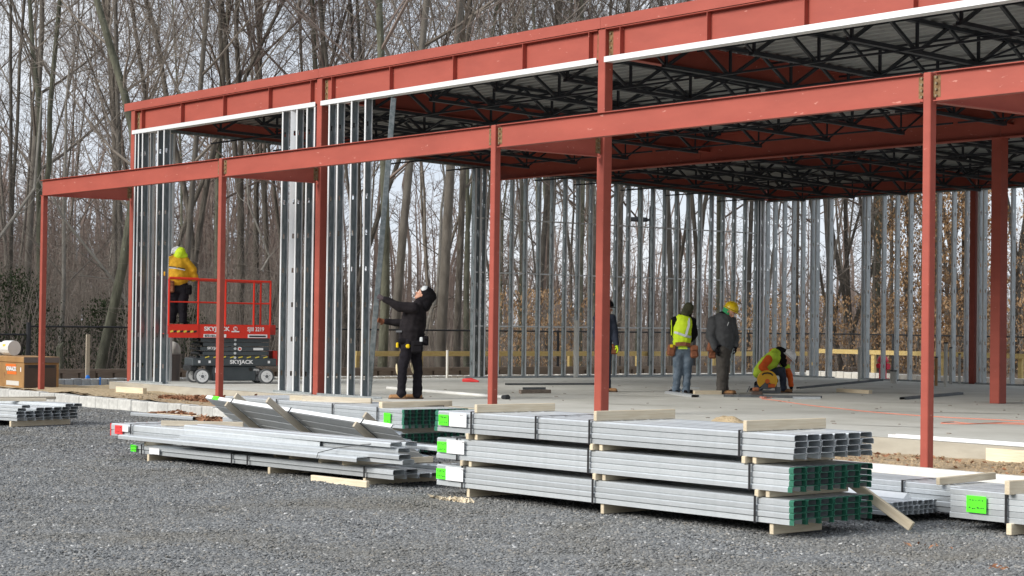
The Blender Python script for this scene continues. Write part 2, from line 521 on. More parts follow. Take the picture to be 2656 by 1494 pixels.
r2.color_ramp.elements[0].position = 0.46; r2.color_ramp.elements[1].position = 0.72
r2.color_ramp.elements[0].color = (0, 0, 0, 1); r2.color_ramp.elements[1].color = (0.6, 0.6, 0.6, 1)
mxx = n.new('ShaderNodeMixRGB'); l.new(r2.outputs[0], mxx.inputs['Fac']); l.new(r1.outputs[0], mxx.inputs['Color1'])
mxx.inputs['Color2'].default_value = (0.155, 0.14, 0.11, 1)
l.new(mxx.outputs[0], b.inputs['Base Color'])
MATS['gravel_stone'] = sm
def stone_mesh(i):
    bm = bmesh.new()
    bmesh.ops.create_icosphere(bm, subdivisions=1, radius=1)
    rg = random.Random(i)
    for v in bm.verts:
        v.co *= rg.uniform(0.65, 1.15)
        v.co = Vector((v.co.x * 1.25, v.co.y, v.co.z * 0.62))
    me = bpy.data.meshes.new('stone')
    bm.to_mesh(me); bm.free()
    me.materials.append(sm)
    return me
def scatter(name, quad, z, dens, smin, smax, seed, mesh_i, m=None, tilt=0.5):
    me = bpy.data.meshes.new(name)
    q4 = [Vector((p[0], p[1], 0)) for p in quad]
    NU, NV = 60, 40
    vs = []
    for j in range(NV + 1):
        for i in range(NU + 1):
            u, v = i / NU, j / NV
            p = q4[0].lerp(q4[1], u).lerp(q4[3].lerp(q4[2], u), v)
            vs.append((p.x, p.y, yard_z(p.x, p.y) + z - GZ))
    me.from_pydata(vs, [], [(j * (NU + 1) + i, j * (NU + 1) + i + 1, (j + 1) * (NU + 1) + i + 1, (j + 1) * (NU + 1) + i) for j in range(NV) for i in range(NU)])
    o = bpy.data.objects.new(name, me)
    col.objects.link(o)
    st = mesh_i if not isinstance(mesh_i, int) else stone_mesh(mesh_i)
    so = bpy.data.objects.new('stone_source', st)          # unlinked, only read by the node tree
    g = bpy.data.node_groups.new(name, 'GeometryNodeTree')
    g.interface.new_socket('Geometry', in_out='INPUT', socket_type='NodeSocketGeometry')
    g.interface.new_socket('Geometry', in_out='OUTPUT', socket_type='NodeSocketGeometry')
    N, L = g.nodes, g.links
    gi, go = N.new('NodeGroupInput'), N.new('NodeGroupOutput')
    d = N.new('GeometryNodeDistributePointsOnFaces')
    d.inputs['Density'].default_value = dens
    d.inputs['Seed'].default_value = seed
    ob = N.new('GeometryNodeObjectInfo'); ob.inputs['Object'].default_value = so
    ip = N.new('GeometryNodeInstanceOnPoints')
    rv = N.new('FunctionNodeRandomValue'); rv.data_type = 'FLOAT_VECTOR'
    rv.inputs[0].default_value = (-tilt, -tilt, 0); rv.inputs[1].default_value = (tilt, tilt, 6.28)
    rs = N.new('FunctionNodeRandomValue'); rs.data_type = 'FLOAT'
    rs.inputs[2].default_value = smin; rs.inputs[3].default_value = smax
    L.new(gi.outputs[0], d.inputs[0]); L.new(d.outputs['Points'], ip.inputs['Points'])
    L.new(ob.outputs['Geometry'], ip.inputs['Instance'])
    L.new(rv.outputs[0], ip.inputs['Rotation']); L.new(rs.outputs[1], ip.inputs['Scale'])
    L.new(ip.outputs[0], go.inputs[0])
    md = o.modifiers.new('scatter', 'NODES'); md.node_group = g
    return stuff(o)
def wedge(d0, d1, a0=-1.19, a1=-0.62):
    c, s = CAM, math
    P = []
    for a, d in ((a0, d0), (a1, d0), (a1, d1), (a0, d1)):
        P.append((c[0] + math.sin(a) * d, c[1] + math.cos(a) * d))
    return P
GRAV = 1.0
scatter('gravel', wedge(10.5, 17), GZ + 0.001, 1500 * GRAV, 0.006, 0.0145, 1, 1)
scatter('gravel', wedge(10.5, 17), GZ + 0.002, 260 * GRAV, 0.012, 0.020, 2, 2)
scatter('gravel', [p for p in wedge(17, 24)], GZ + 0.001, 1050 * GRAV, 0.008, 0.017, 3, 3)
far_w = [(35.067 + math.sin(-1.19) * 24, -17.694 + math.cos(-1.19) * 24), (21.5, -2.6), (2, -2.6), (35.067 + math.sin(-1.19) * 37, -17.694 + math.cos(-1.19) * 37)]
scatter('gravel', far_w, GZ + 0.001, 520 * GRAV, 0.010, 0.021, 4, 4)

# earth between kerb and slab, rough
def earth(x, y):
    h = -0.15 + 0.035 * nf(x, y, 1.1) + 0.022 * nf(x + 5, y, 3.5)
    if x > 17:
        h -= 0.02 + 0.03 * max(0, min(1, (-0.4 - y) / 1.8))
    return h
relief('earth', -3.0, 30.5, -2.24, -0.40, 0.12, earth, 'dirt')
relief('earth', -2.9, 0.1, -0.40, 22.6, 0.3, lambda x, y: -0.16 + 0.02 * nf(x, y, 1.5), 'sand')
relief('earth', 0.1, 31, 18.45, 22.6, 0.35, lambda x, y: -0.14 + 0.02 * nf(x, y, 1.5), 'dirt')
relief('sand', -2.9, 4.0, -2.2, -0.38, 0.1, lambda x, y: earth(x, y) + 0.02 - 0.05 * max(0, x - 2.6), 'sand')

# floor slab
slab = MB()
slab.box((15.0, 9.05, -0.14), (30.4, 18.9, 0.28))
so = struct(slab.obj('concrete_slab', 'concrete_edge'))
flo = sheet('concrete_floor', [(-0.195, -0.395), (30.195, -0.395), (30.195, 18.495), (-0.195, 18.495)], 0.003, 'concrete')
# trowel streaks and drying marks on the floor
def streak(x, y, L, wd, a, m='floor_stain'):
    P = []
    k = 14
    for s in (1, -1):
        for i in range(k + 1):
            u = i / k if s == 1 else 1 - i / k
            ww = wd * math.sin(math.pi * min(1, max(0, u))) ** .6 * (0.7 + 0.6 * nf(u * 7 + x, s + y, 1.3))
            P.append((x + math.cos(a) * (u - .5) * L - math.sin(a) * s * ww, y + math.sin(a) * (u - .5) * L + math.cos(a) * s * ww))
    return P
mat('floor_stain', (0.30, 0.285, 0.25), 0.8, c2=(0.46, 0.45, 0.41), scale=3, detail=8, lo=.3, hi=.6)
for i, (x, y, L, wd, a) in enumerate([(9.2, 4.9, 3.0, .055, .75), (6.2, 4.3, 2.2, .03, .8), (3.4, 4.8, 2.4, .02, .95), (13.5, 7.8, 2.6, .05, .7), (16.4, 5.6, 3.2, .06, .8), (12.2, 2.6, 1.8, .04, .6), (14.8, 10.4, 3.5, .10, .75), (18.6, 1.6, 1.6, .05, .5), (10.4, 11.6, 2.8, .08, .8)]):
    sheet('floor_stain', streak(x, y, L, wd, a), 0.007, 'floor_stain')

# ------------------------------------------------------------------ kerbs
def block_meshes(name, L, D, H, m, nvar, seed):
    out = []
    for i in range(nvar):
        rg = random.Random(seed + i)
        mb = MB().bevbox((0, 0, -H / 2), (L * rg.uniform(.95, 1.0), D, H), 0.010, jit=0.005, rg=rg)
        out.append(mb.mesh(name, m))
    return out
kerb = thing('granite_curb', 'light granite block kerb running along the gravel yard in front of the canopy posts', 'kerb', (0, -2.34, -0.15))
LB = (.27, .33, .38, .44, .50, .36)
bms = [block_meshes('granite_block', L_, 0.20, 0.30, 'granite', 1, 3 + i_)[0] for i_, L_ in enumerate(LB)]
x = -9.0
while x < 16.3:
    k = rnd.randrange(6)
    inst('granite_block', bms[k], kerb, (x + LB[k] / 2, rnd.uniform(-.012, .012), rnd.uniform(-.008, .008)), (0, rnd.uniform(-.01, .01), rnd.choice((0, math.pi)) + rnd.uniform(-.02, .02)))
    x += LB[k] + .004
MB().box((3.7, 0.0, -0.158), (25.6, 0.17, 0.29)).obj('mortar_bed', 'mortar', kerb)
kerb2 = thing('granite_curb', 'granite block kerb, left part painted shade grey, behind the left end of the building', 'kerb', (-2.6, 0, 0))
bms = block_meshes('granite_block', 0.19, 0.14, 0.19, 'granite_shade_grey', 6, 33)
bmw = block_meshes('granite_block', 0.19, 0.14, 0.22, 'curb_concrete', 6, 43)
y = -9.0; i = 0
while y < 22.6:
    inst('granite_block', (bms if y < 5 else bmw)[i % 6], kerb2, (0, y, -.02 + rnd.uniform(-.008, .008)), (0, 0, math.pi / 2))  # shade painted into the left blocks as a blue-grey stone colour
    y += 0.2; i += 1
MB().box((-0.01, 6.8, -0.13), (0.1, 31.6, 0.2)).obj('mortar_bed', 'mortar', kerb2)
MB().box((0.14, 6.8, -0.19), (0.16, 31.6, 0.06)).obj('gutter_strip', 'granite', kerb2)
kerb3 = thing('granite_curb', 'white granite block kerb behind the back wall of the building', 'kerb', (0, 22.6, 0.0))
bms = block_meshes('granite_block', 0.28, 0.14, 0.22, 'curb_concrete', 6, 53)
x = -2.4; i = 0
while x < 22:
    inst('granite_block', bms[i % 6], kerb3, (x, 0, .03 + rnd.uniform(-.008, .008)), (0, 0, 0))
    x += 0.29; i += 1
MB().box((10, 0.01, -0.1), (24.8, 0.1, 0.2)).obj('mortar_bed', 'mortar', kerb3)
kc = MB()
kc.ext([(-.075, -.3), (.075, -.3), (.075, .0), (.05, .03), (-.05, .03), (-.075, .0)], (20.92, -2.34, -0.165), Y3, Z3, X3, 10)
kc.box((20.90, -2.34, -0.26), (0.05, 0.12, .2))
tag(kc.obj('concrete_curb', 'curb_concrete'), 'smooth pale concrete kerb starting beside the right canopy post', 'kerb')

# ------------------------------------------------------------------ low timber guard, yellow rail, fence
og = thing('timber_guard', 'low weathered brown timber guard with square gaps behind the far kerb', 'timber guard', (-3.0, 0, 0))
for k in range(12):
    MB().box((0, -9 + 2.4 * k + 1.2, 0.13), (0.14, 2.39, 0.085)).obj('rail', 'lumber_old', og)
bm_ = MB().box((0, 0, 0), (0.13, 0.35, 0.11)).mesh('block', 'lumber_old')
for k in range(70):
    inst('block', bm_, og, (0, -9 + .41 * k, 0.032))
yr = thing('timber_rail', 'new yellow timber rail on posts along the far side of the building', 'timber rail', (-3.3, 0, 0))
for a, b_ in ((7.6, 11.9), (11.9, 16.8), (16.8, 21.6), (21.6, 23.4)):
    MB().box((0, (a + b_) / 2, 0.50), (0.045, b_ - a - .01, 0.125)).obj('rail', 'lumber_yellow', yr)
for y in (7.68, 9.56, 12.0, 14.4, 16.8, 19.67, 21.9):
    MB().box((-0.07, y, 0.15), (0.09, 0.10, 0.62)).obj('post', 'lumber_yellow', yr)
yb = thing('timber_rail', 'new yellow timber rail on posts behind the back wall and the hydrant', 'timber rail', (0, 23.5, 0))
for a, b_ in ((-3.2, 1.6), (1.6, 4.14), (4.14, 9.0), (9.0, 13.8)):
    MB().box(((a + b_) / 2, 0, 0.59), (b_ - a - .01, 0.045, 0.125)).obj('rail', 'lumber_yellow', yb)
for x in (-3.2, -0.9, 1.6, 4.14, 6.6, 9.0, 11.4, 13.7):
    MB().box((x, 0.07, 0.2), (0.12, 0.09, 0.66)).obj('post', 'lumber_yellow', yb)

def fence(name_label, P, Q, n, ztop, zbase, loc):
    P, Q = Vector((*P, 0)), Vector((*Q, 0))
    f = thing('chain_link_fence', name_label, 'fence', loc)
    O = Vector(loc)
    d = (Q - P).normalized()
    L = (Q - P).length
    MB().tube([P - O + Z3 * ztop, Q - O + Z3 * ztop], 0.021, 6).obj('top_rail', 'black_paint', f)
    for k in range(n + 1):
        p = P + (Q - P) * k / n
        MB().tube([p - O + Z3 * (zbase - .3), p - O + Z3 * (ztop + .03)], 0.035, 8).obj('post', 'black_paint', f)
    mb = MB()
    H = ztop - zbase
    s = 0.0
    while s < L + H:
        for sg in (1, -1):
            a0, a1 = (s - H, s) if sg == 1 else (s, s - H)
            # clip the slanted wire to the fence length
            t0, t1 = 0.0, 1.0
            da = a1 - a0
            for lim, s2 in ((0, 1), (L, -1)):
                ta = (lim - a0) / da
                if s2 * da > 0: t0 = max(t0, ta)
                else: t1 = min(t1, ta)
            if t1 - t0 > 0.02:
                q0 = P + d * (a0 + da * t0) - O + Z3 * (zbase + H * t0)
                q1 = P + d * (a0 + da * t1) - O + Z3 * (zbase + H * t1)
                mb.tube([q0, q1], 0.0016, 3, cap=False)
        s += 0.075
    stuff(mb.obj('chain_link', 'black_paint', f))
    return f
fence('black chain link fence along the wood beyond the left side of the building', (-4, -0.48), (-4, 24.5), 10, 1.08, -0.1, (-4, 12, 0))
fence('lower black chain link fence at the far left edge of the yard', (-4, -12.5), (-4, -0.48), 5, 0.90, -0.1, (-4, -6, 0))
fence('black chain link fence behind the back wall and the yellow rail', (-4, 24.5), (17, 24.5), 7, 1.09, -0.1, (6, 24.5, 0))
MB().tube([(-4, -0.48, -.4), (-4, -0.48, 1.17)], 0.055, 8).obj('corner_post', 'black_paint')
cp = bpy.data.objects['corner_post']
tag(cp, 'thick black fence post where the fence steps down behind the tan box', 'fence post')

# ================================================================== the steel building
XC = [0.0, 7.075, 14.59, 22.09, 29.6]
DY = 18.24
YG = 9.30
def deckz(y):
    return 5.505 - 0.0325 * y
B = thing('steel_building', 'red primed steel building frame under construction with stud walls, roof joists and canopy', 'building frame')
def colm(x, y, z0, z1, s, m='red_primer'):
    o = MB().bevbox((0, 0, (z0 + z1) / 2), (s, s, z1 - z0), 0.008).obj('column', m, B, (x, y, 0))
    if s > .12:
        pass
    return o
for x in XC:
    colm(x, 0, 0.004, 5.516, 0.155)
for x in XC:
    colm(x, -1.96, -0.42, 3.675 if x == 0 else 3.992, 0.1016)
for x, s in ((14.36, .205), (29.4, .205)):
    colm(x, YG, 0.004, 4.64, s)
for x in (6.79, 14.36, 22.0, 29.5):
    colm(x, DY, 0.004, 4.60, 0.155)

def gusset(parent, x, y, z0, z1, dirx, diry):
    """rusty shear plate with bolts beside a column"""
    d = Vector((dirx, diry, 0))
    s = Vector((diry, -dirx, 0)) if diry == 0 else Vector((1, 0, 0))
    c = Vector((x, y, (z0 + z1) / 2)) + d * 0.045
    p = MB()
    p.box(c, (0.10 if dirx else 0.012, 0.10 if diry else 0.012, z1 - z0 - 0.03))
    o = p.obj('shear_plate', 'rust', parent)
    k = 4
    for i in range(k):
        z = z0 + (z1 - z0) * (i + .5) / k
        for sg in ((-1, 1)):
            q = Vector((c.x, c.y, z)) + (Vector((0, sg, 0)) if dirx else Vector((sg, 0, 0))) * 0.005
            nn = Vector((0, sg, 0)) if dirx else Vector((sg, 0, 0))
            MB().tube([q, q + nn * 0.02], [0.015, 0.014], 6).obj('bolt', 'bolt_zinc', parent)
# --- front girder with its stiffeners, per bay
for i in range(4):
    a, b_ = XC[i] + 0.085, XC[i + 1] - 0.085
    g = MB()
    g.ext(i_prof(0.445, 0.175, 0.014, 0.011), (a, 0, 5.512), Y3, Z3, X3, b_ - a)
    go = g.obj('front_beam', 'red_primer', B)
    L = (XC[i + 1] - XC[i])
    for f in (0.0, .2, .45, .70, 1.0):
        x = {0.0: XC[i] + .40, 1.0: XC[i + 1] - .28}.get(f, None)
        if x is None:
            x = (XC[i] + .40) + {0.2: 1.0, .45: 2.0, .70: 3.0}[f] * (L - .45) / 4
        for s in (-1, 1):
            MB().box((x, s * 0.045, 5.29), (0.010, 0.078, 0.413)).obj('stiffener', 'red_primer', go)
    gusset(go, XC[i] + 0.077, 0.0, 5.09, 5.49, 1, 0)
    if i < 3:
        gusset(go, XC[i + 1] - 0.077, 0.0, 5.09, 5.49, -1, 0)
# roof edge plate, per bay
for i in range(4):
    a = XC[i] + (-.33 if i == 0 else 0.002)
    MB().ext([(-.105, 0), (-.095, 0), (-.095, .148), (.12, .148), (.12, .158), (-.105, .158)], (a, 0, 5.517), Y3, Z3, X3, XC[i + 1] - a - .002).obj('roof_edge_plate', 'red_primer', B)
MB().box((-0.325, 9.2, 5.30), (0.012, 18.6, 0.10), rot=Matrix.Rotation(-0.0325, 3, 'X')).obj('roof_edge_plate', 'red_primer', B)
# head track: channel under the girder, its glare painted as bright zinc
for i in range(4):
    a, b_ = XC[i] + (.02 if i == 0 else .085), XC[i + 1] - .085
    MB().ext([(-.105, .0), (.068, .0), (.068, .075), (.064, .075), (.064, .004), (-.101, .004), (-.101, .078), (-.105, .078)], (a, 0, 4.982 + .045), Y3, Z3, X3, b_ - a).obj('head_track', 'galv_lit', B)
# --- beams running back along the column lines
def ybeam(x, y0, y1, top0, top1, d, bf, name='roof_beam', m='red_primer'):
    mb = MB()
    dirv = Vector((0, y1 - y0, top1 - top0))
    L = dirv.length
    dirv.normalize()
    mb.ext(i_prof(d, bf, .012, .01), (x, y0, top0), X3, Z3, dirv, L)
    return mb.obj(name, m, B)
for i, x in enumerate(XC):
    d = .30 if i == 0 else .36
    ybeam(x, .10, YG - .01 if i else 18.33, deckz(.1) - .01, deckz(YG if i else 18.33) - .01, d, .14)
    if i:
        ybeam(x - .22, YG + .01, DY - .1, deckz(YG) - .01, deckz(DY) - .01, d, .14)
# interior girder and back beam, per bay
for i in range(4):
    a, b_ = XC[i] + .02, XC[i + 1] - (.23 if i < 3 else .23)
    if i: a = XC[i] - .22
    else: a = .075
    b_ = XC[i + 1] - .23
    MB().ext(i_prof(.57, .20, .018, .012), (a, YG, deckz(YG) - .012), Y3, Z3, X3, b_ - a).obj('roof_girder', 'red_primer', B)
    MB().ext(i_prof(.33, .15, .014, .01), (a, DY, deckz(DY) - .012), Y3, Z3, X3, b_ - a).obj('back_beam', 'red_primer', B)
# --- canopy frame
for i in range(4):
    a, b_ = XC[i] + (.058 + .03 if i else -.09), XC[i + 1] - .058 - .03
    g = MB().ext(i_prof(0.309, 0.105, 0.010, 0.008), (a, -1.96, 3.990), Y3, Z3, X3, b_ - a)
    # web set near the face, as the picture shows one broad plane between two thin flanges
    go = g.obj('canopy_beam', 'red_primer', B)
    if i: gusset(go, XC[i] + 0.051, -1.96, 3.71, 3.97, 1, 0)
    gusset(go, XC[i + 1] - 0.051, -1.96, 3.71, 3.97, -1, 0)
for i, x in enumerate(XC):
    mb = MB().ext(i_prof(0.309, 0.105, 0.010, 0.008), (x, -1.90, 3.989), X3, Z3, Y3, 1.77)
    go = mb.obj('canopy_side_beam', 'red_primer', B)
    gusset(go, x, -0.078, 3.71, 3.97, 0, -1)

# --- open web joists
JD = 0.46
def joist(x, y0, y1, seat0, seat1):
    L = y1 - y0
    def top(y): return deckz(y) - 0.012
    def bot(y): return deckz(y) - JD
    def P(y, f): return Vector((0, y, f(y)))
    mb = MB()
    for s in (-.024, .024):
        mb.bar(P(y0, top) + X3 * s - Z3 * .027, P(y1, top) + X3 * s - Z3 * .027, .042, .054)
    root = mb.obj('joist', 'joist_paint', B, (x, 0, 0))
    mb = MB()
    a, b_ = y0 + .62, y1 - .62
    for s in (-.024, .024):
        mb.bar(P(a, bot) + X3 * s, P(b_, bot) + X3 * s, .042, .052)
    mb.obj('bottom_chord', 'joist_paint', root)
    mb = MB()
    n = max(4, int(round((b_ - a) / 1.22)))
    st = (b_ - a - .1) / n
    for k in range(n):
        u0 = a + .05 + st * k
        um, u1 = u0 + st / 2, u0 + st
        mb.bar(P(u0, bot), P(um, top) - Z3 * .03, .044, .044)
        mb.bar(P(um, top) - Z3 * .03, P(u1, bot), .044, .044)
        mb.bar(P(u0, bot), P(u0, top) - Z3 * .03, .036, .036)
    mb.bar(P(b_ - .05, bot), P(b_ - .05, top) - Z3 * .03, .024, .024)
    mb.bar(P(y0 + .06, top) - Z3 * .03, P(a + .05, bot), .026, .03)
    mb.bar(P(y1 - .06, top) - Z3 * .03, P(b_ - .05, bot), .026, .03)
    mb.obj('web', 'joist_paint', root)
    return root
JX = []
for i in range(4):
    L = XC[i + 1] - XC[i]
    for k in (1, 2, 3):
        JX.append((i, XC[i] + .40 + k * (L - .45) / 4 + .02))
for i, x in JX:
    joist(x, .12, YG - .1, 0, 0)
    joist(x - .05, YG + .1, DY - .1, 0, 0)
for i in (1, 2, 3):
    for dx in (.42,):
        joist(XC[i] + dx, .12, YG - .1, 0, 0)
        joist(XC[i] + dx, YG + .1, DY - .1, 0, 0)
# bridging lines and cross braces between the joists
for y in (1.7, 3.2, 4.8, 6.2, 7.8, 10.4, 11.6, 13.1, 14.6, 16.4):
    for i in range(4):
        mb = MB()
        a, b_ = XC[i] + .06, XC[i + 1] - .06
        mb.bar((a, y, deckz(y) - JD - .03), (b_, y, deckz(y) - JD - .03), .03, .03)
        mb.obj('bridging', 'joist_paint', B)
        mb = MB()
        mb.bar((a, y + .05, deckz(y) - .08), (b_, y + .05, deckz(y) - .08), .03, .03)
        mb.obj('bridging', 'joist_paint', B)
    for i, x in JX[::1]:
        if y in (6.2, 14.6, 3.2):
            mb = MB()
            mb.bar((x, y + .12, deckz(y) - .07), (x + 1.6, y + .12, deckz(y) - JD + .02), .026, .026)
            mb.bar((x + 1.6, y + .16, deckz(y) - .07), (x, y + .16, deckz(y) - JD + .02), .026, .026)
            mb.obj('cross_brace', 'joist_paint', B)
# --- corrugated deck panels, ribs along the building
def deck_profile(wd, ribs):
    top, bt = [], []
    p = wd / ribs
    for k in range(ribs):
        u = k * p
        top += [(u, 0.052), (u + p * .40, .052), (u + p * .52, 0), (u + p * .88, 0)]
    top += [(wd, .052)]
    return [(u - wd / 2, z) for u, z in top] + [(u - wd / 2, z - .0016) for u, z in reversed(top)]
npan = 20
pw = 18.34 / npan
dp = deck_profile(pw - .004, 4)
dmesh = {}
for i in range(4):
    a = XC[i] - (.32 if i == 0 else -.002)
    L = XC[i + 1] - a - .002
    me = MB().ext(dp, (0, 0, 0), Y3, Z3, X3, L).mesh('deck_panel', 'deck_steel')
    for k in range(npan):
        y = -.02 + pw * (k + .5)
        inst('deck_panel', me, B, (a, y, deckz(y) + .004), (-0.0325, 0, 0))

# ================================================================== stud walls (parts of the building)
def wall_stud_mesh(H, w=.152, fl=.045, name='stud', m='galv_wall', web_at=0):
    """web in the local y-z plane at x=0, flanges toward +x"""
    mb = MB()
    t = .003
    h = w / 2
    hw = .017
    zs = []
    z = .30
    while z < H - .2:
        zs.append(z); z += .61
    cur = 0.0
    def strip(y0, y1, z0, z1):
        mb.box((t / 2, (y0 + y1) / 2, (z0 + z1) / 2), (t, y1 - y0, z1 - z0), mi=0)
    for z in zs:
        strip(-h, h, cur, z)
        strip(-h, -hw, z, z + .085); strip(hw, h, z, z + .085)
        cur = z + .085
    strip(-h, h, cur, H)
    for s in (-1, 1):
        prof = [(s * h, 0), (s * h, fl), (s * (h - .012), fl), (s * (h - .012), fl - t), (s * (h - t), fl - t), (s * (h - t), 0)]
        if s < 0: prof = prof[::-1]
        # extruded up: axes y (a), x (b)
        mb.ext([(p[0], p[1]) for p in prof], (0, 0, 0), Y3, X3, Z3, H, 1)
    return mb.mesh(name, [m, 'galv_lit'])  # same steel: flanges painted as lit, webs in their own tone
HF = 5.02
ms = wall_stud_mesh(HF, w=.138, fl=.040)
def fs(x, lean=0.0, flip=False, rot=0.0):
    inst('stud', ms, B, (x, -.02, .005), (0, lean, math.pi if flip else rot))
for x, ln in ((.13, 0), (.27, 0.0), (.50, -.012), (1.10, 0), (1.36, 0), (5.86, 0), (6.68, 0), (6.93, 0), (7.40, 0), (7.67, 0), (8.10, 0), (8.52, 0)):
    fs(x, ln)
inst('stud', wall_stud_mesh(HF, name='stud', m='galv_lit'), B, (6.20, -.03, .005), (0, 0, R(150)))
fs(6.34, 0)
# studs returning along the left side near the front
def side_stud_mesh(H):
    return wall_stud_mesh(H)
for y in (.42, .87):
    inst('stud', wall_stud_mesh(5.13 - .03 * y), B, (-.02, y, .005), (0, 0, R(-90)))
ns = 25
for k in range(ns):
    y = 8.62 + .4065 * (k - .25 if k else 0)
    if y > 18.1: break
    H = deckz(y) - .33
    inst('stud', wall_stud_mesh(H, w=.128, fl=.046, m='galv_wall'), B, (0, y, .005), (0, 0, R(90)))
for y in (8.75, 17.95, 18.08):
    inst('stud', wall_stud_mesh(deckz(y) - .33, fl=.058, m='galv_lit' if y > 18 else 'galv_wall'), B, (0, y, .005), (0, 0, R(90)))
mbk = wall_stud_mesh(deckz(DY) - .36, w=.135, m='galv_mid')
for x in (.10, .37, .71, 1.04, 1.37, 1.70, 1.86, 2.25, 2.32, 3.42, 3.55, 4.07, 4.49, 4.91, 5.35, 5.78, 6.22, 6.60, 6.98, 7.12, 7.50, 7.92, 8.33, 8.74, 9.15, 9.56, 9.97, 10.4, 10.8, 11.2, 11.6, 12.0, 12.4, 12.8, 13.2, 13.6, 14.0):
    inst('stud', mbk, B, (x, DY, .005), (0, 0, math.pi))
# floor tracks
def track(p, q, w=.158, m='galv_mid', h=.035, z=.004, name='floor_track'):
    p, q = Vector((*p, z)), Vector((*q, z))
    d = (q - p).normalized()
    a = Vector((-d.y, d.x, 0))
    MB().ext(u_prof(w, h), p, a, Z3, d, (q - p).length).obj(name, m, B)
track((.08, -.02), (1.5, -.02)); track((5.7, -.02), (6.98, -.02)); track((7.17, -.02), (8.95, -.02))
track((0, 8.5), (0, 18.15)); track((0.1, DY), (2.4, DY)); track((3.3, DY), (6.7, DY)); track((6.9, DY), (14.2, DY))
MB().ext([(-.08, 0), (.08, 0), (.08, .05), (-.08, .05)], (0, .1, 5.155), X3, Z3, Vector((0, 1, -.0325)).normalized(), 18.0).obj('head_track', 'galv_wall', B)
MB().box((7.2, DY, 4.565), (14.2, .16, .03)).obj('head_track', 'galv_wall', B)
for z in (1.21, 2.46, 3.72):
    MB().bar((0.02, 8.65, z), (0.02, 18.1, z), .032, .032).obj('bridging_channel', 'galv_lit', B)
# loose white track laid on the slab edge at the right
# ================================================================== trees
def grow(mbs, p, d, L, r, lvl, rg, cfg, maxl):
    """one branch and, recursively, its side branches"""
    n = (9, 5, 4, 3, 2)[lvl]
    k = (9, 5, 4, 3, 3)[lvl]
    pts, rads, dirs = [p.copy()], [r], [d.copy()]
    wob = (cfg['w0'], .16, .20, .24, .28)[lvl]
    for i in range(n):
        d = d + Vector((rg.gauss(0, wob), rg.gauss(0, wob), rg.gauss(0, wob) * .6))
        d.z += (0.04, .10, .08, .05, .02)[lvl] * cfg['up']
        d.normalize()
        p = p + d * (L / n)
        pts.append(p.copy()); dirs.append(d.copy())
        rads.append(max(.0045, r * (1 - (i + 1) / n * (.62 if lvl == 0 else .8))))
    mbs[0 if lvl == 0 or (lvl == 1 and r > .07) else 1].tube(pts, rads, k, cap=False)
    if lvl >= maxl: return
    cnt = cfg['n'][lvl]
    a0 = rg.uniform(0, 6.28)
    for c in range(cnt):
        lo = cfg['first'] if lvl == 0 else .18
        t = lo + (1 - lo) * (c + rg.random() * .9) / cnt
        i = min(n - 1, int(t * n)); f = t * n - i
        bp = pts[i].lerp(pts[i + 1], f)
        rr = rads[i] * (1 - f) + rads[i + 1] * f
        ax = dirs[min(i + 1, n)]
        a0 += 2.4 + rg.uniform(-.5, .5)
        u = ax.orthogonal().normalized()
        v = ax.cross(u)
        ang = R(rg.uniform(*cfg['ang'])) if lvl == 0 else R(rg.uniform(28, 55))
        nd = ax * math.cos(ang) + (u * math.cos(a0) + v * math.sin(a0)) * math.sin(ang)
        if lvl <= 1 and nd.z < .05: nd.z = abs(nd.z) + .1
        nL = L * rg.uniform(*((.30, .52) if lvl == 0 else (.38, .62))) * (1.15 - .55 * t)
        nr = min(rr * .75, max(.006, rr * rg.uniform(.35, .6)))
        if lvl == 3: nr = .0068
        if lvl == 2: nr = max(.009, min(nr, .013))
        grow(mbs, bp, nd.normalized(), nL, nr, lvl + 1, rg, cfg, maxl)
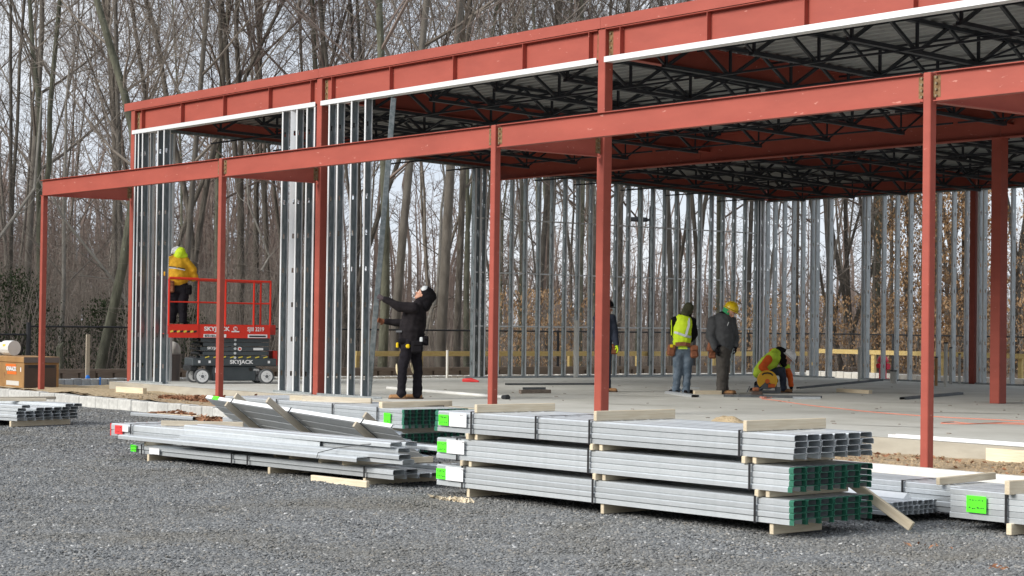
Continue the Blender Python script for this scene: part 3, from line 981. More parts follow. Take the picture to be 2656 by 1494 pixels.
def tree_mesh(kind, seed, bark='bark', twig='twigs', leaves=None):
    rg = random.Random(seed)
    tr, cr = MB(), MB()
    mbs = (tr, cr)
    cfg = dict(w0=.05, up=1, n=(13, 6, 5, 5), first=.30, ang=(35, 60))
    H = 19
    if kind == 'P':
        cfg.update(first=.28, n=(15, 6, 5, 5), ang=(38, 66), w0=.024)
        grow(mbs, Vector((0, 0, -.3)), Vector((rg.uniform(-.02, .02), rg.uniform(-.02, .02), 1)), H, .125, 0, rg, cfg, 4)
    elif kind == 'F':
        cfg.update(first=.22, n=(11, 6, 5, 5), w0=.06, ang=(25, 50))
        hf = rg.uniform(2.5, 5)
        base = [Vector((0, 0, -.3)), Vector((.05, 0, hf * .5)), Vector((0, .05, hf))]
        tr.tube(base, [.135, .115, .105], 9, cap=False)
        a = rg.uniform(0, 6.28)
        for s in (0, math.pi):
            grow(mbs, base[-1], Vector((math.cos(a + s) * .13, math.sin(a + s) * .13, 1)).normalized(), H - hf, .085, 0, rg, cfg, 4)
    elif kind == 'M':
        cfg.update(first=.25, n=(8, 5, 5, 4), w0=.05, ang=(22, 42))
        hf = rg.uniform(.8, 2.2)
        tr.tube([Vector((0, 0, -.3)), Vector((0, 0, hf * .6)), Vector((0, 0, hf))], [.17, .145, .13], 10, cap=False)
        k = rg.choice((3, 4))
        for s in range(k):
            a = s * 6.28 / k + rg.uniform(-.3, .3)
            t = rg.uniform(.13, .28)
            grow(mbs, Vector((0, 0, hf - .1)), Vector((math.cos(a) * t, math.sin(a) * t, 1)).normalized(), H - hf, .085, 0, rg, cfg, 4)
    elif kind == 'L':
        cfg.update(first=.3, n=(8, 5, 5, 4), w0=.07)
        grow(mbs, Vector((0, 0, -.3)), Vector((-.16, -.14, 1)).normalized(), 14, .10, 0, rg, cfg, 4)
    elif kind == 'S':
        cfg.update(first=.25, n=(9, 5, 4, 2), w0=.09, up=.6)
        grow(mbs, Vector((0, 0, -.3)), Vector((rg.uniform(-.15, .15), rg.uniform(-.15, .15), 1)).normalized(), 7.5, .06, 0, rg, cfg, 4)
    elif kind == 'C':
        # the bent lichen covered trunk at the left
        r3 = Vector((.617, .787, 0))
        path = [(-.05, -.3), (.10, .6), (.32, 1.6), (.56, 2.8), (.72, 4.0), (.80, 5.0), (.72, 5.9), (.50, 6.8), (.15, 7.9), (-.25, 9.2), (-.6, 10.6), (-.9, 13), (-1.3, 16)]
        pts = [r3 * u + Z3 * z for u, z in path]
        rads = [.13, .125, .118, .112, .105, .10, .098, .093, .088, .08, .07, .045, .015]
        tr.tube(pts, rads, 10, cap=False)
        cfg.update(n=(9, 6, 5, 4))
        for i in range(4, 12):
            for q in range(2):
                a = rg.uniform(0, 6.28)
                grow(mbs, pts[i], Vector((math.cos(a), math.sin(a), .9)).normalized(), rg.uniform(2.2, 4.2), rads[i] * .4, 1, rg, cfg, 4)
    mats_c = [twig]
    lv = None
    if leaves:
        lv = MB()
        nleaf, z0, z1, spread = leaves
        for c in range(nleaf // 12):
            a = rg.uniform(0, 6.28); rr = spread * math.sqrt(rg.random()); z = rg.uniform(z0, z1)
            cx, cy = rr * math.cos(a), rr * math.sin(a)
            for q in range(12):
                P0 = Vector((cx + rg.gauss(0, .16), cy + rg.gauss(0, .16), z + rg.gauss(0, .10)))
                s = rg.uniform(.045, .08)
                m_ = Matrix.Rotation(rg.uniform(0, 6.28), 3, 'Z') @ Matrix.Rotation(rg.uniform(.3, 1.6), 3, 'X')
                lv.add([P0 + m_ @ Vector(v) for v in ((-s * .5, 0, 0), (0, -s, .3 * s), (s * .5, 0, 0), (0, s, .3 * s))], [(0, 1, 2, 3)])
    return (tr.mesh('trunk', bark, smooth=True), cr.mesh('crown', mats_c), lv.mesh('leaves', 'beech_leaf') if lv else None)
TM = {}
for kind, seeds in (('P', (1, 2, 3)), ('F', (4, 5, 6)), ('M', (7, 8)), ('L', (9,)), ('S', (10, 11)), ('C', (12,))):
    TM[kind] = [tree_mesh(kind, s, 'bark_lichen' if kind in 'C' or s in (2, 5) else ('bark_grey' if s in (3, 8, 9) else ('sapling_bark' if kind == 'S' else 'bark')),
                          'twigs_red' if s in (2, 6, 7) else 'twigs') for s in seeds]
TM['B'] = [tree_mesh('S', 31, 'bark_grey', 'twigs', (6200, .1, 6.8, 1.25)), tree_mesh('S', 32, 'bark_grey', 'twigs', (1300, .0, 2.4, 1.4))]
def tree(kind, i, x, y, sc, rz, label, cat='tree', group=None, h=1.0, name='bare_tree', z=-.15):
    t = thing(name, label, cat, (x, y, z), rz, group)
    t.scale = (sc, sc, h)
    v = TM[kind][i % len(TM[kind])]
    inst('trunk', v[0], t); inst('crown', v[1], t)
    if v[2]: inst('leaves', v[2], t)
    return t
PROM = [(-6.3,2.3,0.22,'C'),(-10.6,2.7,0.24,'F'),(-16.2,4.8,0.23,'P'),(-9.5,2.7,0.14,'S'),(-18.2,9.9,0.37,'M'),(-13.3,6.4,0.16,'P'),(-15.0,9.6,0.30,'F'),(-19.0,12.6,0.25,'P'),(-16.1,11.7,0.29,'F'),(-21.9,15.7,0.24,'P'),(-19.0,14.6,0.26,'M'),(-12.5,7.8,0.20,'P'),(-12.7,2.8,0.17,'F'),(-3.8,8.7,0.26,'P'),(-4.9,9.8,0.25,'P'),(-13.3,14.2,0.21,'F'),(-11.9,12.9,0.34,'M'),(-5.4,11.6,0.30,'P'),(-7.6,13.8,0.22,'P'),(-9.0,15.2,0.20,'F'),(-13.9,17.0,0.15,'S'),(-11.1,17.4,0.21,'F'),(-12.0,19.5,0.21,'F'),(-14.8,22.5,0.26,'P'),(-13.0,21.5,0.25,'P'),(-10.8,21.0,0.24,'F'),(-15.2,25.1,0.22,'P'),(-11.5,23.2,0.28,'P'),(-14.1,26.4,0.24,'F'),(-11.8,25.9,0.26,'P'),(-9.8,25.1,0.28,'F'),(-15.0,31.2,0.23,'P'),(-11.4,29.1,0.22,'P'),(-10.3,30.3,0.27,'P'),(-13.9,35.1,0.26,'F'),(-7.7,29.9,0.23,'L'),(-11.5,34.5,0.43,'M'),(-8.2,32.1,0.36,'P'),(-12.6,38.9,0.30,'F'),(-10.6,38.0,0.26,'P'),(-6.6,34.8,0.44,'M'),(-10.3,40.8,0.27,'P'),(-5.8,36.7,0.33,'F'),(-15.8,14.2,0.24,'P'),(-21.2,16.8,0.30,'M')]
KN = {'C': 'bent mossy trunk', 'F': 'forked bare tree', 'P': 'straight bare tree', 'M': 'bare tree with several stems', 'S': 'thin pale sapling', 'L': 'pale trunk leaning left'}
WHERE = ['just right of the leftmost canopy post beyond the fence', 'over the tan tool chest', 'at the far left, behind the forked one', 'between the left post and the wooden stake', 'with its crown above the left end of the roof',
         'close to the left corner column', 'behind the yellow jacket worker', 'behind the railing of the red lift', 'behind the right half of the red lift', 'between the lift and the second stud group, farther back',
         'beyond the gap right of the lift', 'above the yellow worker\'s head', 'at the left edge behind the white pipe fitting', 'right behind the leaning stud of the black clad worker', 'directly behind the black clad worker, right of its twin',
         'between the third stud group and the column', 'above the roof near the second column', 'tall and grey brown, alone right of the black clad worker', 'next right of the tall grey brown one', 'left of the first stud of the far wall',
         'low beside the tall grey brown one', 'behind the start of the left stud wall', 'seen through the left stud wall near its start', 'through the left stud wall, left of the white vent pipe', 'through the left stud wall, beside its mossy neighbour',
         'just left of the big red column', 'behind the big red column', 'right of the big red column between studs', 'behind the dark light pole', 'behind the vest worker',
         'between the vest worker and the yellow hat worker', 'behind the yellow hat worker', 'at the far corner of the stud walls', 'first one through the back wall', 'through the back wall left of the pale leaning trunk',
         'behind the back wall above the crouching worker', 'thick, behind the back wall right of the leaning trunk', 'thick and brown, left of the hydrant', 'behind the tan leaved beech', 'behind the right canopy post',
         'thick, near the far red column', 'left of the inner red column', 'at the right edge of the picture', 'behind the second group of front studs', 'left of the second front column, farther back']
for i, (x, y, dia, k) in enumerate(PROM):
    base = {'C': .26, 'F': .26, 'P': .24, 'M': .33, 'S': .115, 'L': .20}[k]
    s = dia / base * (.82 if 21 <= i <= 40 else .95)
    if 21 <= i <= 34 and k in 'FM' and i % 3: k = 'P'
    if k == 'C': s = 1.0
    rz = 0 if k in 'CL' else rnd.uniform(0, 6.28)
    tree(k, i, x, y, max(.6, min(1.35, s)), rz, f'{KN[k]} {WHERE[i]}', h=rnd.uniform(.92, 1.12) if k != 'C' else 1)
# the rest of the wood: single trees farther in, alike in the picture
rg = random.Random(77)
cnt = 0
taken = [(p[0], p[1]) for p in PROM]
while cnt < 46:
    a = rg.uniform(-1.20, -.60)
    d = 50 + 62 * rg.random() ** .8
    x, y = CAM[0] + math.sin(a) * d, CAM[1] + math.cos(a) * d
    if x > -5.5 and y < 26.5: continue
    if min((x - p) ** 2 + (y - q) ** 2 for p, q in taken) < 1.7: continue
    taken.append((x, y))
    k = rg.choice('PPPFFFMS')
    left = a < -.93
    tree(k, rg.randrange(9), x, y, rg.uniform(.6, .95), rg.uniform(0, 6.28), 'bare grey tree deep in the wood on the left side' if left else 'bare grey tree deep in the wood on the right side',
         group='bare trees in the wood, left side' if left else 'bare trees in the wood, right side', h=rg.uniform(.8, 1.15))
    cnt += 1
# beeches that kept their tan leaves
for i, (x, y, v, s, lab) in enumerate([(-5.6, 31.0, 0, 1.0, 'young beech with tan leaves left of the right canopy post'), (-4.4, 32.2, 0, 1.1, 'young beech with tan leaves just right of the hydrant'), (-6.8, 30.6, 1, 1.0, 'low tan leaved beech behind the hydrant'),
        (-3.2, 33.0, 1, 1.1, 'low tan leaved beech right of the right canopy post'), (-9.0, 27.0, 1, 1.0, 'low tan leaved beech behind the crouching worker'), (-9.2, 17.6, 1, .8, 'small tan leaved beech seen through the left stud wall'),
        (-10.5, 19.6, 1, .8, 'low tan leaved beech left of the white vent pipe'), (-2.0, 33.6, 0, .9, 'tan leaved beech behind the far red column'), (-8.0, 28.6, 1, 1.0, 'low tan leaved beech right of the far wall corner'),
        (-5.0, 30.2, 1, .9, 'low tan leaved beech between hydrant and canopy post')]):
    tree('B', v, x, y, s, i * 1.3, lab, 'beech', name='beech_tree')
# evergreen holly bushes low at the left
def bush(label, x, y, rx_, ry_, h, n, seed, m='holly_leaf'):
    rg = random.Random(seed)
    t = thing('holly_bush', label, 'bush', (x, y, -.15))
    mb = MB()
    for c in range(n // 10):
        u = rg.random() ** .6
        a = rg.uniform(0, 6.28); z = rg.uniform(.05, 1) * h
        rr = math.sqrt(max(.02, 1 - (z / h) ** 1.6)) * (.35 + .65 * u)
        cx, cy = rx_ * rr * math.cos(a), ry_ * rr * math.sin(a)
        for q in range(10):
            P0 = Vector((cx + rg.gauss(0, .14), cy + rg.gauss(0, .14), z + rg.gauss(0, .12)))
            s = rg.uniform(.03, .05)
            m_ = Matrix.Rotation(rg.uniform(0, 6.28), 3, 'Z') @ Matrix.Rotation(rg.uniform(.1, 1.5), 3, 'X')
            mb.add([P0 + m_ @ Vector(v) for v in ((-s * .5, 0, 0), (0, -s, .2 * s), (s * .5, 0, 0), (0, s, .2 * s))], [(0, 1, 2, 3)])
    mb.obj('foliage', m, t)
    st = MB()
    for q in range(7):
        a = rg.uniform(0, 6.28)
        st.tube([(0, 0, -.1), (rx_ * .3 * math.cos(a), ry_ * .3 * math.sin(a), h * .4), (rx_ * .55 * math.cos(a), ry_ * .55 * math.sin(a), h * .85)], [.035, .02, .006], 5, cap=False)
    st.obj('stems', 'bark', t)
bush('dark evergreen bush behind the tan tool chest', -8.4, 1.0, 1.6, 1.4, 2.5, 4200, 1)
bush('dark evergreen bush between the left post and the stake', -8.6, 3.6, 1.4, 1.3, 1.8, 3200, 2)
bush('low dark evergreen bush near the left corner column', -8.0, 5.4, 1.2, 1.1, 1.6, 2200, 3)
bush('low evergreen bush behind the right edge of the back wall', -2.8, 35.4, 1.6, 1.2, 2.6, 2400, 5)
# dead leaning stems
for lab, pts, r in (('pale dead stem leaning left behind the left post', [(-7.5, 4.9, -.1), (-8.4, 3.7, 2.2), (-9.1, 2.6, 3.8), (-9.2, 2.3, 4.5)], .045),
                    ('crooked pale dead branch hanging beside the yellow jacket worker', [(-9.0, 8.3, 2.6), (-9.1, 8.6, 3.0), (-9.4, 8.1, 4.4), (-9.5, 8.0, 6.4)], .035),
                    ('pale sapling with bare branches left of the leftmost post', [(-8.9, -.2, -.1), (-8.7, .3, 2.5), (-8.3, 1.5, 4.4), (-8.4, 1.7, 6.8)], .05)):
    o = MB().tube([Vector(p) for p in pts], [r, r * .9, r * .75, r * .4], 7).obj('dead_stem', 'sapling_bark')
    tag(o, lab, 'dead tree')
    mb = MB()
    for q in range(9):
        i = rnd.randrange(1, 4)
        p = Vector(pts[i]).lerp(Vector(pts[i - 1]), rnd.random())
        d = Vector((rnd.gauss(0, .6), rnd.gauss(0, .8), rnd.uniform(.1, .9)))
        mb.tube([p, p + d * .6, p + d * 1.1 + Vector((0, 0, .2))], [r * .35, r * .2, .004], 4, cap=False)
    stuff(mb.obj('branches', 'sapling_bark', o))
# undergrowth and the far wood, each one mass
def undergrowth():
    rg = random.Random(8)
    mb = MB()
    for k in range(4300):
        a = rg.uniform(-1.21, -.59) if k < 3000 else rg.uniform(-1.21, -1.0); d = 45 + 60 * rg.random()
        x, y = CAM[0] + math.sin(a) * d, CAM[1] + math.cos(a) * d
        if x > -5 and y < 25.5: continue
        h = rg.uniform(.5, 2.6) if k < 3000 else rg.uniform(1.5, 5.0)
        lx, ly = rg.gauss(0, .18), rg.gauss(0, .18)
        p0, p1, p2 = Vector((x, y, -.2)), Vector((x + lx * h * .5, y + ly * h * .5, h * .6)), Vector((x + lx * h * 1.3, y + ly * h * 1.3, h))
        mb.tube([p0, p1, p2], [.010, .008, .003], 3, cap=False)
        for q in range(5):
            b0 = p0.lerp(p2, rg.uniform(.3, .95))
            dd = Vector((rg.gauss(0, .4), rg.gauss(0, .4), rg.uniform(0, .5))) * h * .5
            mb.tube([b0, b0 + dd], [.005, .003], 3, cap=False)
    return stuff(mb.obj('undergrowth', 'twigs'))
undergrowth()
def far_wood():
    rg = random.Random(18)
    mb = MB()
    for k in range(1000):
        a = rg.uniform(-1.22, -.58) if k < 600 else rg.uniform(-1.22, -1.0); d = 95 + 60 * rg.random()
        x, y = CAM[0] + math.sin(a) * d, CAM[1] + math.cos(a) * d
        H = (3.2 + 9 * rg.random() ** 2.2) if a > -1.0 else (5.5 + 9 * rg.random() ** 1.3)
        r = rg.uniform(.05, .16)
        p = Vector((x, y, -.3)); d_ = Vector((rg.gauss(0, .05), rg.gauss(0, .05), 1))
        pts = [p, p + d_ * H * .5, p + d_ * H * .8 + Vector((rg.gauss(0, .4), rg.gauss(0, .4), 0)), p + d_ * H]
        mb.tube(pts, [r, r * .7, r * .4, .01], 4, cap=False)
        for q in range(16):
            t = rg.uniform(.08, 1)
            b0 = p + d_ * H * t
            L = rg.uniform(.8, 2.6) * (1.1 - .6 * t)
            dd = Vector((rg.gauss(0, .6), rg.gauss(0, .6), rg.uniform(.2, 1))).normalized() * L
            b1 = b0 + dd
            mb.tube([b0, b1], [.022, .010], 3, cap=False)
            for z in range(4):
                c0 = b0.lerp(b1, rg.uniform(.3, 1))
                mb.tube([c0, c0 + Vector((rg.gauss(0, .5), rg.gauss(0, .5), rg.uniform(.0, .7)))], [.009, .006], 3, cap=False)
    return stuff(mb.obj('distant_wood', 'twigs_red'))
far_wood()
def unseen_wood():  # out-of-view trees added to block sky light from the left and behind
    rg = random.Random(28)
    mb = MB()
    for k in range(1500):
        if k < 620:
            x, y = -7 - 60 * rg.random(), -70 + 66 * rg.random()
        else:
            x, y = -7 + 110 * rg.random(), -64 - 30 * rg.random()
        H = rg.uniform(11, 18)
        r = rg.uniform(.08, .2)
        p = Vector((x, y, -.3)); d_ = Vector((rg.gauss(0, .05), rg.gauss(0, .05), 1))
        mb.tube([p, p + d_ * H * .5, p + d_ * H], [r, r * .7, .02], 4, cap=False)
        for q in range(22):
            b0 = p + d_ * H * rg.uniform(.15, 1)
            L = rg.uniform(1.5, 3.6)
            b1 = b0 + Vector((rg.gauss(0, .6), rg.gauss(0, .6), rg.uniform(.2, 1))).normalized() * L
            mb.tube([b0, b1], [.04, .02], 3, cap=False)
    return stuff(mb.obj('distant_wood', 'twigs'))  # never in view, added for its shade
unseen_wood()
# ================================================================== stud stacks in the yard
STUDM = {}
def yard_stud(L, w, f, mode, m='galv'):
    """C section lying flat: web up, length along -x from 0; mode: plain, green right end, left end, both"""
    k = (round(L, 2), w, f, mode, m)
    if k in STUDM: return STUDM[k]
    mb = MB()
    pr = c_prof(w, f, lip=.013, t=.003, ch=.012 if w > .12 else .007)
    g = .045
    x0, x1 = 0.0, -L
    if mode in ('right', 'both'):
        mb.ext(pr, (x0 - g, 0, f), Y3, -Z3, X3, g, 1); x0 -= g
    if mode in ('left', 'both'):
        mb.ext(pr, (x1, 0, f), Y3, -Z3, X3, g, 1); x1 += g
    mb.ext(pr, (x1, 0, f), Y3, -Z3, X3, x0 - x1, 0)
    STUDM[k] = mb.mesh('stud', [m, 'galv_green'])
    return STUDM[k]
def stack(name, label, cat, loc, rz, L, cols, rows, w, f, mode='plain', straps=(), gap=.010, rx=0.0, jit=.02, seed=1, skip=(), rowoff=None, group=None, rlen=None):
    t = thing(name, label, cat, loc, rz, group)
    t.rotation_euler = (rx, 0, rz)
    rg = random.Random(seed)
    P = w + gap
    for r in range(rows):
        ro = rowoff[r] if rowoff else rg.uniform(-jit, jit) * .5
        sh = rg.uniform(-.012, .012)
        for c in range(cols):
            if (c, r) in skip: continue
            LL = L if rlen is None else rlen[r]
            inst('stud', yard_stud(LL, w, f, mode), t, (ro + rg.uniform(-jit, jit) * .3, P * (c + .5) + sh * .6, r * (f + .0025)), (rg.uniform(-.003, .003), 0, rg.uniform(-.0006, .0006)))
    W_, H_ = P * cols, rows * (f + .0025)
    for s in straps:
        mb = MB()
        c = .010
        sx = -abs(s) if s < 0 else -s
        for sg in (-1, 1):
            pass
        mb.box((sx, -.018, H_ / 2), (.022, .004, H_ + .02)).box((sx, W_ + .014, H_ / 2), (.022, .004, H_ + .02))
        mb.box((sx, W_ / 2 - .002, H_ + .008), (.022, W_ + .036, .004)).box((sx, W_ / 2 - .002, -.006), (.022, W_ + .036, .004))
        mb.obj('strap', 'black_strap', t)
    return t
def paper(t, x, z, wd, h, m, name='tag', ink=True, y=-.021, seed=0):
    mb = MB().box((x, y, z), (wd, .002, h))
    o = mb.obj(name, m, t)
    if ink:
        rg = random.Random(seed)
        mi = MB()
        for r in range(2):
            cx = x - wd * .38
            zz = z + h * (.26 - .5 * r)
            while cx < x + wd * .36:
                ww = rg.uniform(.006, .022)
                mi.box((cx + ww / 2, y - .002, zz + rg.uniform(-.004, .006)), (ww, .001, rg.uniform(.004, .012)), rot=Matrix.Rotation(rg.uniform(-.5, .5), 3, 'Y'))
                cx += ww + rg.uniform(.004, .015)
        mi.obj('ink_marks', 'tag_ink' if m == 'tag_green' else 'decal_black', o)
    return o
RZ = R(3.0)
SW, SF = .152, .046
def main_pos(lx, ly, z):
    c, s = math.cos(RZ), math.sin(RZ)
    return (24.95 + lx * c - ly * s, -7.0 + lx * s + ly * c, z)
T3 = stack('stud_bundle', 'top steel stud bundle of the front stack, open unpainted dark right ends', 'stud bundle', main_pos(0, 0, .272), RZ, 4.40, 6, 4, SW, SF, 'left', (.54, 2.26, 2.95, 3.84), seed=3)
T2 = stack('stud_bundle', 'middle steel stud bundle of the front stack with green right ends', 'stud bundle', main_pos(0, 0, .020), RZ, 4.36, 6, 4, SW, SF, 'right', (.43, 2.27, 4.04), seed=4)
T1 = stack('stud_bundle', 'lowest steel stud bundle of the front stack, green ends just above the gravel', 'stud bundle', main_pos(.0, 0, -.232), RZ, 4.37, 6, 4, SW, SF, 'right', (.37, 2.21, 3.96), seed=5)
for t, xs, sd_ in ((T3, -4.40, 1), (T2, -4.36, 2), (T1, -4.37, 3)):
    up = t is T3
    paper(t, xs + (.16 if up else .105), .108, .145, .098 if not up else .10, 'tag_green', seed=sd_)
    paper(t, xs + (.37 if up else .30), .118, .25 if up else .255, .128, 'white_paint', 'paper_label', ink=False)
    mi = MB()
    for k in range(4):
        mi.box((xs + .40 + k * .012, -.023, .165), (.008, .001, .004 + .003 * (k % 2)))
    mi.obj('ink_marks', 'decal_black', t)

def lumber(label, p, q, w=.038, h=.089, m='lumber', group=None, name='lumber_board', up=(0, 0, 1)):
    """one stick of lumber from p to q (centre line at its foot)"""
    p, q = Vector(p), Vector(q)
    L = (q - p).length
    mb = MB().bevbox((L / 2, 0, h / 2), (L, w, h), .004)
    o = mb.obj(name, m)
    d = (q - p).normalized()
    yv = Vector(up).cross(d).normalized()
    zv = d.cross(yv)
    o.matrix_world = Matrix(((d.x, yv.x, zv.x, p.x), (d.y, yv.y, zv.y, p.y), (d.z, yv.z, zv.z, p.z), (0, 0, 0, 1)))
    return tag(o, label, 'lumber', group)
def cross(lab, lx, z, h=.065, ly0=-.015, ly1=.99, w=.04, m='lumber', skew=0.0):
    return lumber(lab, main_pos(lx, ly0, z), main_pos(lx + skew, ly1, z), w, h, m)
G = GZ
for lx, wh in ((-.24, 'right'), (-2.14, 'middle'), (-3.93, 'left')):
    cross(f'lumber block on the gravel carrying the front stack, {wh} one of three', lx, -.322, .086, ly0=.03, ly1=.62)
for lx, nm in ((-.36, 'near the green right ends'), (-2.20, 'at mid length'), (-3.98, 'near the left end tags')):
    cross(f'front lumber spacer between the lowest and middle bundles {nm}', lx, -.036, .055, m='lumber')
    cross(f'second lumber spacer between the lowest and middle bundles {nm}', lx + .085, -.036, .055, ly0=.02)
for lx, nm in ((-.50, 'near the right ends'), (-2.24, 'at mid length'), (-3.9, 'near the left end')):
    cross(f'front lumber spacer between the middle and top bundles {nm}', lx, .216, .055)
    cross(f'second lumber spacer between the middle and top bundles {nm}', lx + .085, .216, .055, ly0=.02)
cross('pale lumber board on top of the front stack toward its left end', -3.80, .467, .075, ly0=.0, ly1=.93, skew=.05)
cross('pale lumber board on top of the front stack in the middle of its length', -2.21, .467, .085, ly0=.0, ly1=.95, skew=.02)
cross('pale knotty lumber board on top of the front stack near the dark open ends', -.50, .467, .085, ly0=0, ly1=.95, skew=.02)

# --- lower stack left of it (a): strapped pair of layers, then a red tagged bundle and loose studs
ca = R(6.2)
def a_pos(lx, ly, z):
    return (19.93 + lx * math.cos(ca) - ly * math.sin(ca), -7.26 + lx * math.sin(ca) + ly * math.cos(ca), z)
A1 = stack('stud_bundle', 'thin two layer stud bundle lowest left of the front stack, with small green tag', 'stud bundle', a_pos(0, 0, -.238), ca, 4.60, 6, 2, SW, .046, 'left', (.42, 2.34, 2.62, 4.34), seed=8, skip=((2, 1), (3, 1), (4, 1)))
paper(A1, -4.50, .055, .11, .075, 'tag_green', seed=7)
paper(A1, -4.08, .045, .20, .07, 'white_paint', 'paper_label', ink=False)
A2 = stack('stud_bundle', 'two layer stud bundle with red tag and red left ends above the low bundle', 'stud bundle', a_pos(-1.3, .12, -.078), ca, 3.90, 5, 2, SW, .070, 'plain', (3.45,), seed=9)
paper(A2, -3.70, .075, .16, .10, 'tag_red', seed=9)
paper(A2, -3.56, .095, .12, .07, 'white_paint', 'paper_label', ink=False)
MB().box((-3.903, .4, .07), (.012, .80, .142)).obj('painted_end', 'tag_red', A2)
def loose(label, p, L, rz, w=.152, f=.046, mode='plain', ry=0.0, rx=0.0, cat='steel stud', name='loose_stud', m=None, group=None):
    o = inst(name, yard_stud(L, w, f, mode, m or 'galv'), None, p, (rx, ry, rz))
    return tag(o, label, cat, group)
zz = -.080
loose('lowest loose steel stud at the front of the left pile, nearest the camera', a_pos(-.35, -.10, zz), 4.3, R(5.6))
loose('loose steel stud right behind the lowest one, ending by the front stack', a_pos(.15, .06, zz), 3.9, R(5.9))
loose('loose steel stud second layer up at the front of the left pile', a_pos(.13, .03, zz + .048), 3.75, R(5.5))
loose('loose steel stud third layer up on the left pile, half under the others', a_pos(-.1, .22, zz + .090), 3.55, R(5.2))
loose('loose steel stud topmost and front on the left pile', a_pos(-.15, .16, zz + .145), 3.62, R(5.0))
loose('loose steel stud topmost and rear on the left pile', a_pos(-.2, .40, zz + .140), 3.7, R(4.7))
loose('loose steel stud lying flat behind the left pile, reaching behind the front stack', a_pos(1.05, .62, zz + .10), 3.6, R(4.5))
# a wire looped over the left pile
wl = MB().tube([a_pos(-.95, -.19, -.07), a_pos(-.93, -.19, -.02), a_pos(-.80, -.05, .03), a_pos(-.52, .06, .075), a_pos(-.1, .25, .12), a_pos(.3, .45, .10)], .004, 5).obj('steel_band', 'black_strap')
tag(wl, 'loose black steel band lying over the left pile of studs', 'steel band')
for lx, nm, z0, ly0, ly1 in ((-4.30, 'left of the white label', -.142, .0, .85), (-2.05, 'left one in the middle', -.142, .12, .9), (-1.70, 'right one in the middle', -.142, .05, .9)):
    lumber(f'lumber spacer on the low two layer bundle, {nm}', a_pos(lx, ly0, z0), a_pos(lx + .05, ly1, z0), .04, .06)
lumber('long lumber spacer on the low bundle near its dark right end', a_pos(-.75, -.02, -.142), a_pos(-.55, 1.0, -.142), .04, .058)
lumber('pale lumber spacer on the low bundle left of the long one', a_pos(-1.15, .0, -.142), a_pos(-1.05, .8, -.142), .04, .058)
for lx, nm in ((-4.25, 'left'), (-2.0, 'middle'), (-.45, 'right')):
    lumber(f'lumber block on the gravel under the low two layer bundle, {nm} one', a_pos(lx, .01, -.325), a_pos(lx, .95, -.325), .04, .085)
lumber('weathered lumber board on the red tagged bundle', a_pos(-4.35, .25, .072), a_pos(-3.6, .85, .072), .038, .06, 'lumber_grey')
lumber('short bright lumber stick lying on the gravel before the left pile', (18.89, -7.53, -.318), (19.76, -7.44, -.318), .04, .066)

# --- tipped bundle behind (b)
TB = thing('stud_bundle', 'single layer stud bundle tipped on edge with its bright upper edge sloping down right', 'stud bundle', (17.32, -5.5, .085))
dirx = Vector((-4.31, 0, .165)).normalized()
tilt = R(-36)
q = Matrix.Rotation(0, 4, 'Z')
TB.rotation_euler = (tilt, math.atan2(.165, 4.31), R(0))
for c in range(6):
    inst('stud', yard_stud(4.3, .152, .05, 'plain'), TB, (rnd.uniform(-.015, .015), .162 * (c + .5) - .004, .05), (math.pi, 0, 0))
MB().box((-2.15, -.011, .025), (4.3, .004, .048)).obj('edge_strip', 'galv_lit', TB)
MB().box((-4.05, -.0145, .025), (.16, .003, .05)).obj('tag', 'tag_green', TB)
for x in (-3.62, -2.2, -.6):
    MB().box((x, -.016, .02), (.02, .004, .075)).box((x, .45, -.012), (.02, .95, .003)).obj('strap', 'black_strap', TB)
def tb_l(lab, x, z0, y0, y1, w=.038, h=.075, sk=0):
    p = TB.matrix_basis @ Vector((x, y0, z0)); q_ = TB.matrix_basis @ Vector((x + sk, y1, z0))
    upv = TB.matrix_basis.to_3x3() @ Z3
    return lumber(lab, p, q_, w, h, 'lumber_grey', up=upv)
TB.rotation_mode = 'XYZ'
bpy.context.view_layer.update()
tb_l('lumber stick strapped under the tipped bundle near its green tag', -3.62, -.092, -.06, .95)
tb_l('lumber stick laid over the upper face of the tipped bundle, left end', -3.56, .052, -.05, .9)
tb_l('longest lumber stick leaning across the middle of the tipped bundle', -2.22, -.094, -.34, .85)
tb_l('lumber stick strapped under the tipped bundle near its right end', -.62, -.092, -.07, .9)
tb_l('lumber stick over the right end of the tipped bundle', -.56, .052, -.06, .9)
# --- green ended stack behind it (c)
C2 = stack('stud_bundle', 'five layer stud bundle with green ends behind the tipped bundle', 'stud bundle', (16.57, -4.80, .022), R(0), 4.27, 10, 5, .092, .043, 'right', (.55, 1.55, 2.9), gap=.004, seed=12)
paper(C2, -.33, .11, .14, .13, 'tag_green', seed=21)
C1 = stack('stud_bundle', 'dark lower stud bundle with green ends under the five layer bundle', 'stud bundle', (16.50, -4.80, -.27), R(0), 4.27, 10, 5, .092, .043, 'right', (), gap=.004, seed=13)
for x, nm in ((16.3, 'right'), (14.4, 'middle'), (12.6, 'left')):
    lumber(f'lumber spacer between the two green ended bundles, {nm} one', (x, -4.82, -.05), (x, -3.82, -.05), .04, .068, 'lumber_grey')
lumber('long lumber board on the green ended bundle in front of the standing worker', (16.08, -4.80, .243), (15.97, -3.72, .243), .04, .075)
lumber('second lumber board close behind the long one on the green ended bundle', (15.96, -4.74, .243), (15.88, -3.60, .243), .04, .07)
lumber('pale lumber board lying on the left part of the green ended bundle', (14.0, -4.62, .243), (14.98, -4.2, .243), .04, .07, 'lumber_grey')
lumber('short orange lumber offcut at the left end of the green ended bundle', (13.75, -4.66, .243), (13.95, -4.45, .243), .04, .065, 'lumber')

